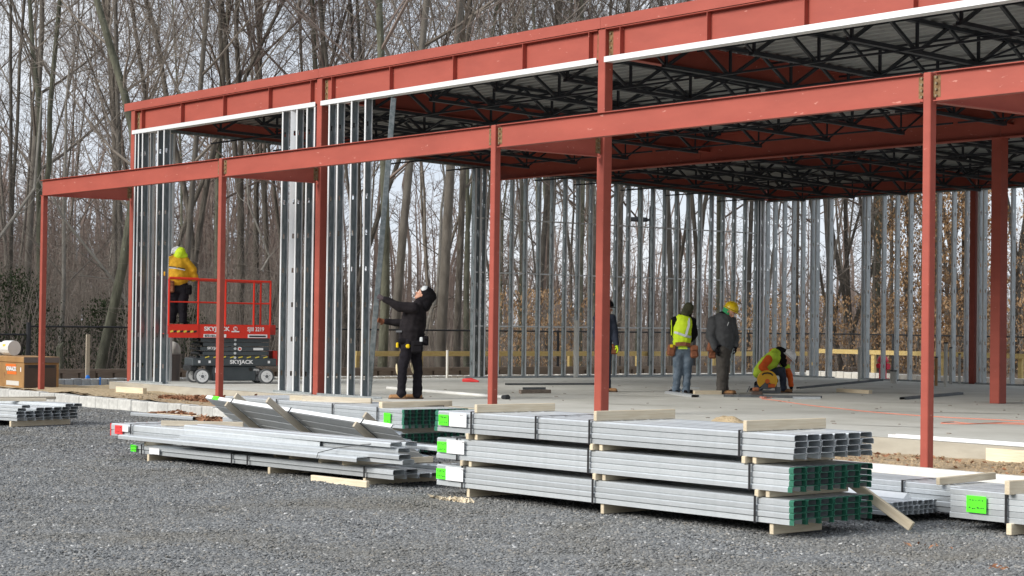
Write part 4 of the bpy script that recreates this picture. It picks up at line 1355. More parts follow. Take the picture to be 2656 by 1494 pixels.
# --- far left bundle (d)
cdg = R(14.5)
D1 = stack('stud_bundle', 'dark open ended stud bundle at the far left edge of the yard', 'stud bundle', (8.80, -6.28, -.235), cdg, 4.3, 7, 5, .152, .045, 'plain', (2.4,), seed=15, jit=.03, rowoff=(0, 0, -.02, .02, .10),
           skip=((1, 4), (2, 4), (3, 4), (4, 4), (1, 3)))
for lx, nm in ((-.15, 'right end'), (-2.0, 'middle')):
    c_, s_ = math.cos(cdg), math.sin(cdg)
    lumber(f'lumber block under the far left bundle at its {nm}', (8.8 + lx * c_, -6.28 + lx * s_, -.325), (8.8 + lx * c_ - 1.1 * s_, -6.28 + lx * s_ + 1.1 * c_, -.325), .04, .085)
lumber('broad weathered board lying on the far left bundle', (7.3, -6.40, .002), (7.75, -5.35, .002), .09, .045, 'lumber_grey')
lumber('second weathered board on the far left bundle behind the broad one', (7.0, -6.35, .002), (7.2, -4.95, .002), .09, .045, 'lumber_grey')
# --- right hand bundles
E1 = stack('stud_bundle', 'three layer bundle of small studs behind the front stack, small square open ends', 'stud bundle', (24.66, -5.50, -.262), R(1), 4.0, 9, 3, .064, .036, 'plain', (), gap=.003, seed=16, jit=.03)
E2 = stack('stud_bundle', 'long stud bundle by the curb behind the leaning lumber stick', 'stud bundle', (26.6, -4.90, -.25), R(1), 5.2, 6, 5, .092, .043, 'plain', (2.3,), gap=.004, seed=17)
E3 = stack('stud_bundle', 'stud bundle cut by the right edge with bright green tag and dark strap', 'stud bundle', (29.4, -5.20, -.235), R(2), 4.27, 6, 5, .092, .045, 'plain', (3.72, 1.5), gap=.004, seed=18)
paper(E3, -4.00, .125, .19, .135, 'tag_green', seed=31)
paper(E3, -3.40, .125, .12, .12, 'white_paint', 'paper_label', ink=False)
an = MB().ext([(-.05, 0), (.05, 0), (.053, .004), (.004, .05), (-.004, .05), (-.053, .004)], (22.8, -5.15, -.148), Y3, Z3, X3, 1.72).obj('ridge_channel', 'galv_lit')
tag(an, 'bright angled metal piece lying on the bundle of small studs', 'metal channel')
lumber('knotty lumber board on the long bundle by the curb', (24.72, -5.0, -.022), (24.70, -4.22, -.005), .04, .062, 'lumber')
lumber('lumber stick on the bundle at the right edge of the picture', (25.73, -5.40, -.005), (25.75, -4.6, -.005), .05, .11, 'lumber')
lumber('lumber block under the bundle at the right edge', (25.72, -5.36, -.325), (25.72, -4.6, -.325), .05, .09)
lumber('lumber stick leaning from the front stack down to the gravel', (25.14, -5.86, -.316), (24.60, -6.03, .03), .045, .075)
# formwork boards on the slab edge, spoil, track
lumber('long orange form board fixed to the slab edge at the right', (21.68, -.43, -.22), (26, -.43, -.22), .045, .19, 'lumber')
lumber('wood blocks nailed at the left corner of the slab edge', (1.75, -1.18, -.135), (2.68, -1.08, -.135), .09, .11, 'lumber')
wt = MB().ext([(-.07, 0), (.07, 0), (.07, .035), (.066, .035), (.066, .004), (-.066, .004), (-.066, .035), (-.07, .035)], (20.2, -.30, .006), Y3, Z3, X3, 9).obj('loose_track', 'galv_lit')
tag(wt, 'white metal track lying along the front edge of the slab', 'metal track')

# ================================================================== loose things on the floor
p_, q_ = Vector((5.45, 2.56, .035)), Vector((9.72, 2.0, .035))
pt = MB().tube([p_, q_], .033, 10).obj('pvc_pipe', 'white_pvc', smooth=True)
tag(pt, 'long white plastic pipe lying on the floor with a black end', 'pipe')
MB().tube([q_ + (q_ - p_).normalized() * .002, q_ + (q_ - p_).normalized() * .17], [.034, .05], 10).obj('pipe_end', 'black_paint', pt)
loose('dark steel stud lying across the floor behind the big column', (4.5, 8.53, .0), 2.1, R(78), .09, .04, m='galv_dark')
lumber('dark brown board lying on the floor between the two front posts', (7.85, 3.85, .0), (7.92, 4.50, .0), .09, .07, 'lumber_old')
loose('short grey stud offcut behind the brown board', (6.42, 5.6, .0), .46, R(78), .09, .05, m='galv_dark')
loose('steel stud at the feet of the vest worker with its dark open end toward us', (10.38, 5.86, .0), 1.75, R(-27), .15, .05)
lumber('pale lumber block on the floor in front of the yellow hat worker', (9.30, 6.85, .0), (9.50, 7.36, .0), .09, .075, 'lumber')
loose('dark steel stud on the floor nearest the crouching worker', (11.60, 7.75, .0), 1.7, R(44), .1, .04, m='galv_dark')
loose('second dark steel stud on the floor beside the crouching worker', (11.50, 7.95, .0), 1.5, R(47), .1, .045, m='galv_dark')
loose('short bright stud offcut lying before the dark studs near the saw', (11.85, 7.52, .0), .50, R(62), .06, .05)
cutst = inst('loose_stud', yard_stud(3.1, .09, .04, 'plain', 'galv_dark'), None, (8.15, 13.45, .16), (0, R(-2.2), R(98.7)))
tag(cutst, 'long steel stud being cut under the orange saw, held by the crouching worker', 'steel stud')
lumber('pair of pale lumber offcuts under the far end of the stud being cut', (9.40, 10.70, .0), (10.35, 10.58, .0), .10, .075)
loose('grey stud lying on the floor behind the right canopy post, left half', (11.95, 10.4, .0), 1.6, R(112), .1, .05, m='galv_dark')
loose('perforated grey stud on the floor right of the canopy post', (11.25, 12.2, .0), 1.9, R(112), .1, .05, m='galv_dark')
loose('thin grey offcut lying on the floor behind the big column', (7.0, 9.2, 0), .6, R(40), .05, .03)
gv = MB().tube([(2.10, 6.83, .03), (2.28, 6.90, .045), (2.46, 6.98, .02)], [.045, .05, .02], 8).obj('glove', 'tag_red')
tag(gv, 'dark red work glove dropped on the floor', 'glove')
sc_ = thing('cable_adapter', 'brown cable reel and power adapter on the floor before the saw', 'cable adapter', (10.42, 7.38, 0), R(50))
MB().bevbox((0, 0, .05), (.2, .12, .09), .015).obj('adapter_box', 'box_brown', sc_)
MB().bevbox((-.02, .02, .13), (.12, .09, .07), .015).obj('adapter_top', 'leather', sc_)
MB().tube([(-.1, 0, .03), (-.22, .04, .01), (-.3, -.02, .01), (-.42, .05, .012), (-.5, .0, .01)], .008, 5).obj('cable', 'black_strap', sc_)
MB().tube([(.1, 0, .03), (.25, -.04, .01), (.36, .03, .01), (.5, .02, .012), (.62, .06, .01)], .008, 5).obj('cable', 'black_strap', sc_)
def cord(label, pts, r=.0065, name='extension_cord'):
    P = []
    pts = [Vector((*p, .012)) for p in pts]
    for i in range(len(pts) - 1):
        for k in range(6):
            u = k / 6
            a = pts[max(i - 1, 0)]; b_ = pts[i]; c_ = pts[i + 1]; d_ = pts[min(i + 2, len(pts) - 1)]
            p = .5 * ((2 * b_) + (-a + c_) * u + (2 * a - 5 * b_ + 4 * c_ - d_) * u * u + (-a + 3 * b_ - 3 * c_ + d_) * u ** 3)
            P.append(p + Vector((rnd.uniform(-.012, .012), rnd.uniform(-.012, .012), 0)))
    P.append(pts[-1])
    return tag(MB().tube(P, r, 5).obj(name, 'cord_orange'), label, 'extension cord')
cord('thin orange cord running over the floor from the saw to the right edge', [(10.75, 7.35), (11.2, 6.95), (11.42, 6.49), (12.24, 6.09), (13.58, 5.33), (14.85, 4.78), (16.18, 4.3), (17.4, 4.2), (18.58, 4.38), (21, 4.8)])
cord('doubled orange cord loop on the floor by the right canopy post', [(21, 3.9), (19.1, 3.62), (18.65, 3.1), (18.3, 3.2), (18.45, 2.75), (18.75, 3.0), (18.72, 3.72), (19.4, 4.0), (21, 4.3)])
pts = [(10.75 + .22 * math.cos(a) * (1 + .2 * math.sin(3 * a)), 7.1 + .13 * math.sin(a * 1.3)) for a in [k * .9 for k in range(16)]]
cord('small tangle of orange cord beside the adapter', pts, .011)
for i, (x, y) in enumerate([(12.9, 8.3), (13.1, 8.2), (12.2, 9.3), (12.6, 6.2), (15.2, 7.9), (14.0, 6.6), (9.9, 8.2), (8.3, 12.9), (16.9, 6.3), (11.0, 3.0)]):
    pass
rg = random.Random(9)
db = MB()
for i in range(75):
    x, y = rg.uniform(5, 21), rg.uniform(.5, 15)
    a = rg.uniform(0, 3.1)
    db.box((x, y, .010), (rg.uniform(.02, .07), rg.uniform(.010, .02), .008), rot=Matrix.Rotation(a, 3, 'Z'))
stuff(db.obj('floor_scraps', 'lumber_old'))
def pipe(label, x, y, z0, z1, r, m='grey_pvc', cap='black_paint', name='stub_pipe'):
    o = MB().tube([(0, 0, z0), (0, 0, z1)], r, 12).obj(name, m, loc=(x, y, 0), smooth=False)
    if cap:
        MB().tube([(0, 0, z1 + .001), (0, 0, z1 + .03)], r * 1.12, 12).obj('cap', cap, o)
    return tag(o, label, 'pipe')
pipe('short wide grey plumbing stub by the back wall', 5.94, 16.41, 0, .28, .075)
pipe('tall grey plumbing stub pipe with dark cap between studs', 8.09, 15.63, 0, .96, .042)
pipe('thin grey stub pipe just left of the far red column', 6.64, 17.6, 0, .83, .036)
pipe('thinnest grey stub pipe beside the far red column', 6.78, 17.75, 0, .69, .03)
pipe('brown stub pipe close behind the right canopy post', 7.46, 16.08, 0, .63, .035, 'box_tan')
pipe('thin grey stub pipe standing left of the hydrant', 5.33, 15.92, 0, .83, .034, cap=None)
wp = pipe('tall white plastic vent pipe standing against the left stud wall', .26, 11.56, .004, 1.375, .058, 'white_pvc', None, 'vent_pipe')
MB().tube([(0, 0, .55), (0, 0, .66)], .068, 12).obj('pipe_collar', 'white_pvc', wp)
pipe('thin white pipe standing at the open end of the left stud wall', -1.6, 9.1, -.1, .62, .03, 'white_pvc', None)
lp = thing('light_pole', 'tall square dark light pole outside the left stud wall', 'light pole', (-3.2, 17.13, -.1))
MB().box((0, 0, 2.32), (.125, .125, 4.6)).obj('pole', 'black_paint', lp)
MB().box((0, 0, .04), (.34, .34, .07)).obj('base_plate', 'black_paint', lp)
MB().bevbox((-.12, -.38, 4.25), (.26, .44, .12), .02).obj('lamp_head', 'black_paint', lp)
MB().box((0, -.14, 4.24), (.06, .14, .06)).obj('arm', 'black_paint', lp)
# hydrant
hy = thing('fire_hydrant', 'red fire hydrant behind the back stud wall', 'fire hydrant', (2.09, 20.5, -.06))
MB().tube([(0, 0, 0), (0, 0, .03), (0, 0, .031), (0, 0, .46), (0, 0, .461), (0, 0, .50), (0, 0, .56), (0, 0, .62), (0, 0, .66)], [.17, .17, .10, .095, .145, .145, .12, .07, .03], 14).obj('barrel', 'hydrant_red', hy, smooth=False)
MB().tube([(0, 0, .661), (0, 0, .72)], .03, 6).obj('top_nut', 'hydrant_red', hy)
MB().tube([(0, -.10, .36), (0, -.20, .36)], .062, 10).obj('outlet', 'hydrant_red', hy)
MB().tube([(0, .10, .36), (0, .20, .36)], .062, 10).obj('outlet', 'hydrant_red', hy)
MB().tube([(.09, 0, .34), (.19, 0, .34)], .08, 10).obj('outlet', 'hydrant_red', hy)
# stake, survey stump, boxes at the far left
o = MB().bevbox((0, 0, .50), (.035, .085, 1.15), .003).obj('survey_stake', 'lumber_grey', loc=(-2.75, .33, -.15))
tag(o, 'tall weathered wooden stake with a blue painted foot', 'stake')
MB().ell((.02, 0, .14), (.03, .055, .06), 8, 6).obj('blue_mark', 'blue_paint', o)
o2 = MB().box((0, 0, 0), (.004, .035, .18)).obj('blue_stripe', 'blue_paint', kerb2, loc=(.078, .52, -.08))
o = MB().tube([(0, 0, -.1), (-.02, .01, .35), (-.04, 0, .66), (.02, .06, .78)], [.075, .07, .085, .015], 9).obj('tree_stump', 'bark_lichen', loc=(-4.6, .55, -.05))
tag(o, 'broken mossy stump sticking up behind the timber guard', 'tree stump')
jb = thing('tool_chest', 'tan steel job site tool chest with orange and white lettering at the left edge', 'tool chest', (-.76, -2.0, -.15))
MB().bevbox((-.80, .38, .26), (1.6, .76, .50), .012).obj('chest_body', 'box_tan', jb)
MB().bevbox((-.80, .38, .575), (1.62, .78, .12), .012).obj('lid', 'box_tan', jb)
MB().box((.0035, .36, .25), (.006, .68, .46)).obj('shaded_end_panel', 'box_brown', jb)  # dark brown paints the shade on the end face of the tan chest
MB().box((.0125, .38, .575), (.006, .76, .11)).obj('shaded_lid_end', 'box_lid', jb)  # end of the tan lid, darkened to go with the shaded end
MB().box((.008, .38, .44), (.012, .56, .045)).obj('handle_recess', 'black_paint', jb)
MB().box((-.62, -.004, .455), (.50, .006, .05)).obj('logo_panel', 'orange', jb)
MB().box((-.56, -.004, .305), (.44, .006, .055)).obj('logo_panel', 'orange', jb)
text_part('KNAACK', .115, 'decal_white', jb, (-.82, -.008, .35), X3, Z3, bold=.004)
MB().box((-.13, -.003, .38), (.035, .004, .09)).obj('label_plate', 'decal_white', jb)
MB().box((-.52, -.003, .10), (.62, .004, .09)).obj('scuff_plate', 'tarp_white', jb)
pv = thing('pvc_fitting', 'large white plastic pipe fitting lying on the tan tool chest', 'pipe fitting', (-2.42, -1.70, .48), R(8))
MB().tube([(-.5, 0, .16), (.05, 0, .16)], .115, 14).obj('barrel', 'white_pvc', pv, smooth=False)
MB().tube([(.051, 0, .16), (.38, 0, .16)], .155, 14).obj('socket', 'white_pvc', pv)
MB().tube([(-.2, 0, .10), (-.2, -.22, .02)], .10, 14).obj('branch', 'white_pvc', pv)
MB().box((.22, -.145, .20), (.09, .012, .08)).obj('label_sticker', 'decal_yellow', pv)
# white bag on a dark bin behind the left studs
bn = thing('rubbish_bin', 'dark bin with a white plastic bag bulging over its rim beside the lift', 'bin', (-.30, 1.05, 0))
MB().tube([(0, 0, 0), (0, 0, .55)], [.17, .21], 12).obj('bin_body', 'box_lid', bn)
MB().ell((0, 0, .62), (.19, .19, .2), 12, 8).obj('bag', 'tarp_white', bn, smooth=True)
# spoil pile and leaf litter (nobody could count these)
def litter(name, spots, n, m, seed, s0=.03, s1=.075, zf=earth):
    rg = random.Random(seed)
    mb = MB()
    for (cx, cy, rx_, ry_, hh) in spots:
        for k in range(n):
            a, rr = rg.uniform(0, 6.283), math.sqrt(rg.random())
            x, y = cx + rx_ * rr * math.cos(a), cy + ry_ * rr * math.sin(a)
            z = zf(x, y) + .01 + hh * (1 - rr) * rg.random()
            s = rg.uniform(s0, s1)
            r_ = Matrix.Rotation(rg.uniform(0, 6.28), 3, 'Z') @ Matrix.Rotation(rg.uniform(-1.1, 1.1), 3, 'X') @ Matrix.Rotation(rg.uniform(-1, 1), 3, 'Y')
            P = [r_ @ Vector(v) for v in ((-s, 0, 0), (0, -s * .45, s * .2), (s, 0, 0), (0, s * .45, s * .2))]
            mb.add([p + Vector((x, y, z)) for p in P], [(0, 1, 2), (0, 2, 3)])
    return stuff(mb.obj(name, m))
litter('dead_leaves', [(5.3, -1.1, 1.3, .35, .10), (6.6, -1.0, 1.3, .35, .14), (4.6, -1.3, .8, .25, .03)], 520, 'dead_leaf', 5)
litter('dead_leaves', [(7.1, -2.75, .9, .22, .10), (8.6, -2.9, .9, .2, .07)], 330, 'dead_leaf', 6, zf=lambda x, y: GZ)
litter('dead_leaves', [(20.3, -.8, 1.8, .3, .04), (20.6, -2.0, 1.2, .2, .03), (22.6, -1.4, 2, .8, .02), (14, -1.2, 5, .8, .02)], 70, 'dead_leaf', 7, s0=.02, s1=.05)
litter('dead_leaves', [(25.9, -6.6, .25, .1, .01), (27, -7.2, .1, .1, .01)], 10, 'dead_leaf', 8, s0=.015, s1=.03, zf=lambda x, y: GZ)
sp = relief('sand_pile', 17.2, 18.3, -.95, -.30, .04, lambda x, y: -.13 + .27 * max(0, 1 - ((x - 17.75) / .5) ** 2) * max(0, 1 - ((y + .6) / .36) ** 2) + .03 * nf(x, y, 9) , 'sand')
stuff(sp)
def clods():
    rg = random.Random(3)
    mb = MB()
    for k in range(2400):
        x, y = rg.uniform(17, 25), rg.uniform(-2.2, -.5)
        s = rg.uniform(.006, .020) * (1.8 if rg.random() < .06 else 1)
        mb.ell((x, y, earth(x, y) + s * .3), (s * rg.uniform(.8, 1.4), s, s * .7), 5, 3)
    for k in range(900):
        x, y = rg.uniform(-2.5, 17), rg.uniform(-2.2, -.45)
        s = rg.uniform(.01, .03)
        mb.ell((x, y, earth(x, y) + s * .3), (s * rg.uniform(.8, 1.4), s, s * .7), 5, 3)
    return stuff(mb.obj('earth_clods', 'dirt'))
clods()
litter('wood_chips', [(6.9, -2.9, .9, .18, .02), (7.9, -2.7, .7, .15, .02), (21.2, -7.5, .35, .06, .0)], 60, 'lumber', 15, s0=.02, s1=.06, zf=lambda x, y: GZ)
lumber('bleached board lying behind the left pile against the curb', (6.9, -2.98, -.31), (8.6, -2.75, -.30), .10, .04, 'lumber')
loose('galvanised stud lying by the curb behind the left pile', (8.3, -3.05, -.31), 1.7, R(8), .15, .05)
# ================================================================== people
def organic(name, caps, voxel, m, parent, smooth=4, wr=0.0, wf=9.0, seed=0):
    """one continuous surface from overlapping tapered capsules: (p, q, rp, rq, depth factor)"""
    mb = MB()
    for c in caps:
        p, q, rp, rq = Vector(c[0]), Vector(c[1]), c[2], c[3]
        fy = c[4] if len(c) > 4 else 1.0
        d = q - p
        if d.length < 1e-4: d = Vector((0, 0, 1e-3)); q = p + d
        dn = d.normalized()
        # a = mostly image-right axis, b = depth axis
        a = X3 - dn * X3.dot(dn)
        if a.length < .15: a = Z3 - dn * Z3.dot(dn)
        a.normalize()
        b = dn.cross(a)
        k = 12
        rings = []
        for t in (-.95, -.7, -.35): rings.append((p + dn * rp * t, rp * math.sqrt(1 - t * t)))
        rings += [(p, rp), (p.lerp(q, .5), (rp + rq) / 2), (q, rq)]
        for t in (.35, .7, .95): rings.append((q + dn * rq * t, rq * math.sqrt(1 - t * t)))
        o = len(mb.v)
        for c0, r in rings:
            for j in range(k):
                t = 2 * math.pi * j / k
                mb.v.append(c0 + a * (r * math.cos(t)) + b * (r * fy * math.sin(t)))
        for i in range(len(rings) - 1):
            for j in range(k):
                j2 = (j + 1) % k
                mb.f.append([o + i * k + j, o + i * k + j2, o + (i + 1) * k + j2, o + (i + 1) * k + j]); mb.m.append(0)
        mb.f.append([o + j for j in range(k - 1, -1, -1)]); mb.m.append(0)
        mb.f.append([o + (len(rings) - 1) * k + j for j in range(k)]); mb.m.append(0)
    tmp = bpy.data.objects.new('tmp', mb.mesh('tmp', m))
    col.objects.link(tmp)
    rm = tmp.modifiers.new('r', 'REMESH'); rm.mode = 'VOXEL'; rm.voxel_size = voxel
    s = tmp.modifiers.new('s', 'SMOOTH'); s.factor = .5; s.iterations = smooth
    dg = bpy.context.evaluated_depsgraph_get()
    me = bpy.data.meshes.new_from_object(tmp.evaluated_get(dg))
    bpy.data.objects.remove(tmp)
    me.name = name
    if wr:
        me.update()
        for v in me.vertices:
            c = v.co
            n_ = noise.noise(Vector((c.x * wf * .6 + seed, c.y * wf * .6, c.z * wf * 1.5)))
            n2 = noise.noise(Vector((c.x * wf * 2 + seed, c.y * wf * 2, c.z * wf * 3)))
            v.co = c + v.normal * (wr * (n_ + .4 * n2))
    me.materials.clear(); me.materials.append(MATS[m])
    for p in me.polygons: p.use_smooth = True
    return inst(name, me, parent)
RP = R(51.92)
def person(label, x, y, z=0.0, rz=RP):
    return thing('person', label, 'person', (x, y, z), rz)
def boot(t, ankle, toe, heel=None, name='boot', m='boot_tan', z0=0.0):
    """ankle and toe points; the sole lies at the toe height"""
    a, q = Vector(ankle), Vector(toe)
    h = Vector(heel) if heel else Vector((a.x, a.y, q.z)) - (q - a).normalized() * .05 * Vector((1, 1, 0)).length * .5
    h.z = q.z
    o = organic(name, [(a + Z3 * .07, a, .058, .056), (a, h + Z3 * .05, .056, .048), (h + Z3 * .045, q + Z3 * .04, .046, .040), (q + Z3 * .035, q + Z3 * .035, .046, .046)], .012, m, t, 2)
    d = (q - h); d.z = 0; d.normalize()
    s = Vector((-d.y, d.x, 0))
    pr = [(-.05, 0), (-.052, .045), (-.03, .055)]
    mb = MB()
    L = (q - h).length
    P = [(-.055, -.035), (.06, -.040), (L * .6, -.046), (L + .02, -.044), (L + .05, 0), (L + .02, .044), (L * .6, .046), (.06, .040), (-.055, .035), (-.065, 0)]
    mb.ext(P, Vector((h.x, h.y, q.z + .002)), d, s, Z3, .026)
    mb.obj('sole', 'boot_sole', o)
    return o
def hand(t, wrist, dirv, up, m='glove', curl=.6, name='glove', side=1, s=1.0):
    """palm, four unequal curled fingers and a thumb; dirv points along the hand, up is the palm normal (fingers curl to it)"""
    w, d, n_ = Vector(wrist), Vector(dirv).normalized(), Vector(up).normalized()
    b = d.cross(n_).normalized() * side
    n_ = (n_ - d * n_.dot(d)).normalized()
    caps = [(w - d * .03, w + d * .02, .030 * s, .030 * s), (w + d * .03 + b * .018, w + d * .085 + b * .026, .018 * s, .015 * s), (w + d * .03 - b * .018, w + d * .08 - b * .026, .018 * s, .015 * s), (w + d * .03, w + d * .085, .019 * s, .017 * s)]
    for k, (off, ln) in enumerate(((.030, .070), (.010, .080), (-.011, .075), (-.031, .058))):
        p0 = w + d * .09 + b * off
        c1 = curl * .8
        d1 = (d * math.cos(c1) + n_ * math.sin(c1)).normalized()
        p1 = p0 + d1 * ln * .45
        c2 = curl * 1.9
        d2 = (d * math.cos(c2) + n_ * math.sin(c2)).normalized()
        p2 = p1 + d2 * ln * .32
        c3 = curl * 2.7
        d3 = (d * math.cos(c3) + n_ * math.sin(c3)).normalized()
        caps += [(p0, p1, .0105 * s, .0100 * s), (p1, p2, .0100 * s, .0095 * s), (p2, p2 + d3 * ln * .23, .0095 * s, .0085 * s)]
    q0 = w + d * .025 + b * .03
    q1 = q0 + (d * .6 + b * .6 + n_ * .35).normalized() * .045
    q2 = q1 + (d * .75 + n_ * .65).normalized() * .032
    caps += [(q0, q1, .015 * s, .012 * s), (q1, q2, .012 * s, .010 * s)]
    return organic(name, caps, .0062, m, t, 1)
def face(t, c, fwd, up, m='skin', beard=None, name='head', s=1.0):
    """head with nose, brow, jaw, mouth, ears and eyes; fwd = where the face points"""
    c, f, u = Vector(c), Vector(fwd).normalized(), Vector(up).normalized()
    u = (u - f * u.dot(f)).normalized()
    b = f.cross(u)
    caps = [(c + u * .03 - f * .015, c + u * .03 + f * .012, .088 * s, .084 * s), (c - u * .035 + f * .02, c - u * .07 + f * .04, .068 * s, .046 * s), (c + u * .02, c - u * .13 - f * .03, .062, .056),
            (c + f * .085 + u * .008, c + f * .108 - u * .022, .011, .016), (c + f * .078 + u * .030 + b * .026, c + f * .078 + u * .030 - b * .026, .017, .017),
            (c + f * .083 - u * .052 + b * .014, c + f * .083 - u * .052 - b * .014, .012, .012), (c + f * .076 - u * .085, c + f * .076 - u * .085, .019, .019),
            (c + b * .085 + u * .01, c + b * .088 - u * .025, .014, .012), (c - b * .085 + u * .01, c - b * .088 - u * .025, .014, .012)]
    h = organic(name, caps, .008, m, t, 2)
    for sg in (-1, 1):
        MB().ell(c + f * .083 + u * .010 + b * .030 * sg, (.010, .010, .010), 8, 6).obj('eye', 'decal_white', h)
        MB().ell(c + f * .091 + u * .010 + b * .030 * sg, (.005, .005, .005), 6, 4).obj('pupil', 'decal_black', h)
    if beard:
        organic('beard', [(c + f * .055 - u * .065 + b * .03, c + f * .055 - u * .065 - b * .03, .034, .034), (c + f * .06 - u * .09, c + f * .05 - u * .10, .03, .03)], .010, beard, h, 1)
    return h
def dome(t, c, up, fwd, m, r=.128, name='hard_hat'):
    """hard hat: shell, brim, peak and ridge"""
    c, u, f = Vector(c), Vector(up).normalized(), Vector(fwd).normalized()
    f = (f - u * f.dot(u)).normalized()
    b = u.cross(f)
    rot = Matrix((f, b, u)).transposed()
    mb = MB()
    n, mm = 20, 7
    o = 0
    rings = [(1.0, 0), (.99, .25), (.93, .5), (.8, .74), (.58, .92), (.3, 1.02), (.001, 1.05)]
    for rr, zz in rings:
        for j in range(n):
            a = 2 * math.pi * j / n
            mb.v.append(c + rot @ Vector((r * 1.12 * rr * math.cos(a), r * rr * math.sin(a), r * 1.0 * zz)))
    for i in range(len(rings) - 1):
        for j in range(n):
            j2 = (j + 1) % n
            mb.f.append([i * n + j, i * n + j2, (i + 1) * n + j2, (i + 1) * n + j]); mb.m.append(0)
    h = mb.obj(name, m, t, smooth=True)
    br = MB()
    k = 24
    for rr, zz in ((.97, -.005), (1.16, -.012), (1.16, -.022), (.97, -.015)):
        for j in range(k):
            a = 2 * math.pi * j / k
            ex = 1.0 + (.22 if rr > 1 else 0) * max(0, math.cos(a)) ** 2
            br.v.append(c + rot @ Vector((r * 1.12 * rr * ex * math.cos(a), r * rr * math.sin(a), zz)))
    for i in range(4):
        for j in range(k):
            j2 = (j + 1) % k; i2 = (i + 1) % 4
            br.f.append([i * k + j, i * k + j2, i2 * k + j2, i2 * k + j]); br.m.append(0)
    br.obj('brim', m, h, smooth=True)
    rd = MB().tube([c + rot @ Vector((r * 1.10 * math.cos(a), 0, r * 1.06 * math.sin(a))) for a in (.35, .8, 1.2, 1.57, 1.95, 2.35, 2.8)], .012, 6)
    rd.obj('ridge', m, h)
    return h
def pouch(t, c, s, m='leather', name='tool_pouch', rot=None):
    mb = MB().bevbox(c, s, min(s) * .22, rot=rot)
    o = mb.obj(name, m, t)
    c = Vector(c)
    MB().bevbox(c + Vector((s[0] * .08, -s[1] * .5, s[2] * .28)), (s[0] * .8, s[1] * .3, s[2] * .35), .012, rot=rot).obj('flap', m, o)
    return o

# --- 1: black clad worker holding the leaning stud, looking up, facing image-left
t = person('worker in black jacket and hood looking up while holding a leaning stud', 9.10, .42)
organic('body', [((0, 0, .92), (.12, 0, 1.45), .13, .14, 1.2), ((.21, 0, 1.5), (.29, 0, 1.68), .07, .06)], .025, 'black_cloth', t)
organic('trousers', [((.07, -.02, .98), (.12, 0, .93), .165, .16, 1.0), ((.04, -.10, .93), (-.045, -.10, .53), .112, .085), ((-.045, -.10, .53), (-.055, -.10, .12), .084, .073),
                     ((.15, .10, .93), (.19, .10, .53), .112, .088), ((.19, .10, .53), (.20, .10, .12), .084, .077), ((-.055, -.10, .10), (-.06, -.10, .09), .086, .086), ((.20, .10, .10), (.195, .10, .09), .088, .088)], .018, 'trousers_black', t, 4, .014, 9, 1)
jk = organic('jacket', [((.09, 0, .98), (.10, 0, 1.10), .215, .225, .95), ((.10, 0, 1.15), (.14, 0, 1.40), .222, .205, 1.0), ((.15, 0, 1.40), (.21, 0, 1.56), .195, .12, 1.25), ((.13, -.2, 1.50), (.15, .2, 1.50), .085, .085),
                        ((.13, -.21, 1.52), (-.10, -.22, 1.535), .098, .080), ((-.10, -.22, 1.535), (-.345, -.20, 1.655), .080, .058),
                        ((.12, .2, 1.47), (-.06, .20, 1.26), .090, .075), ((-.06, .20, 1.26), (-.34, .16, 1.285), .074, .060)], .018, 'jacket_black', t, 4, .016, 8, 4)
organic('hood', [((.22, 0, 1.60), (.37, 0, 1.73), .10, .118, 1.0), ((.33, 0, 1.78), (.40, 0, 1.72), .118, .105, 1.0), ((.36, 0, 1.66), (.30, 0, 1.56), .10, .11)], .016, 'black_cloth', t, 3, .006, 14)
face(t, (.262, 0, 1.735), (-.78, 0, .55), (.55, 0, .78), 'skin', None)
organic('cap', [((.31, -.03, 1.825), (.33, .03, 1.83), .075, .07)], .012, 'reflective', t)
hand(t, (-.375, -.20, 1.67), (-.75, .35, .35), (.2, .9, -.2), 'glove', .75, 'glove', 1, 1.15)
hand(t, (-.365, .15, 1.29), (-.8, -.25, .15), (.1, -.95, .1), 'leather', .6, 'glove', -1, 1.1)
boot(t, (-.06, -.10, .10), (-.225, -.10, 0), (-.02, -.10, 0)); boot(t, (.20, .10, .10), (.03, .10, 0), (.24, .10, 0))
organic('tool_belt', [((-.08, -.16, .97), (.28, -.12, .97), .05, .05)], .016, 'black_cloth', t)
pouch(t, (.20, -.25, .88), (.19, .10, .20), 'black_cloth')
pouch(t, (.34, -.12, .98), (.08, .16, .16), 'black_cloth', 'tool_pouch')
MB().bevbox((.27, -.30, 1.00), (.05, .03, .08), .01).obj('work_tool', 'reflective', t)
MB().bevbox((-.135, -.10, .90), (.045, .06, .09), .014).obj('tape_measure', 'hat_yellow', t)
MB().bevbox((.045, -.20, .885), (.07, .05, .07), .018).obj('tape_measure', 'hat_yellow', t)
MB().ell((-.135, -.10, .50), (.022, .055, .095), 10, 8, rot=Matrix.Rotation(-.1, 3, 'Y')).obj('knee_pad', 'kneepad', t, smooth=True)
MB().ell((.108, .08, .51), (.024, .06, .10), 10, 8, rot=Matrix.Rotation(-.25, 3, 'Y')).obj('knee_pad', 'kneepad', t, smooth=True)
for zz, xx in ((1.145, -.1), ):
    MB().box((-.11, -.16, 1.13), (.10, .02, .03)).obj('jacket_logo', 'grey_metal', t)
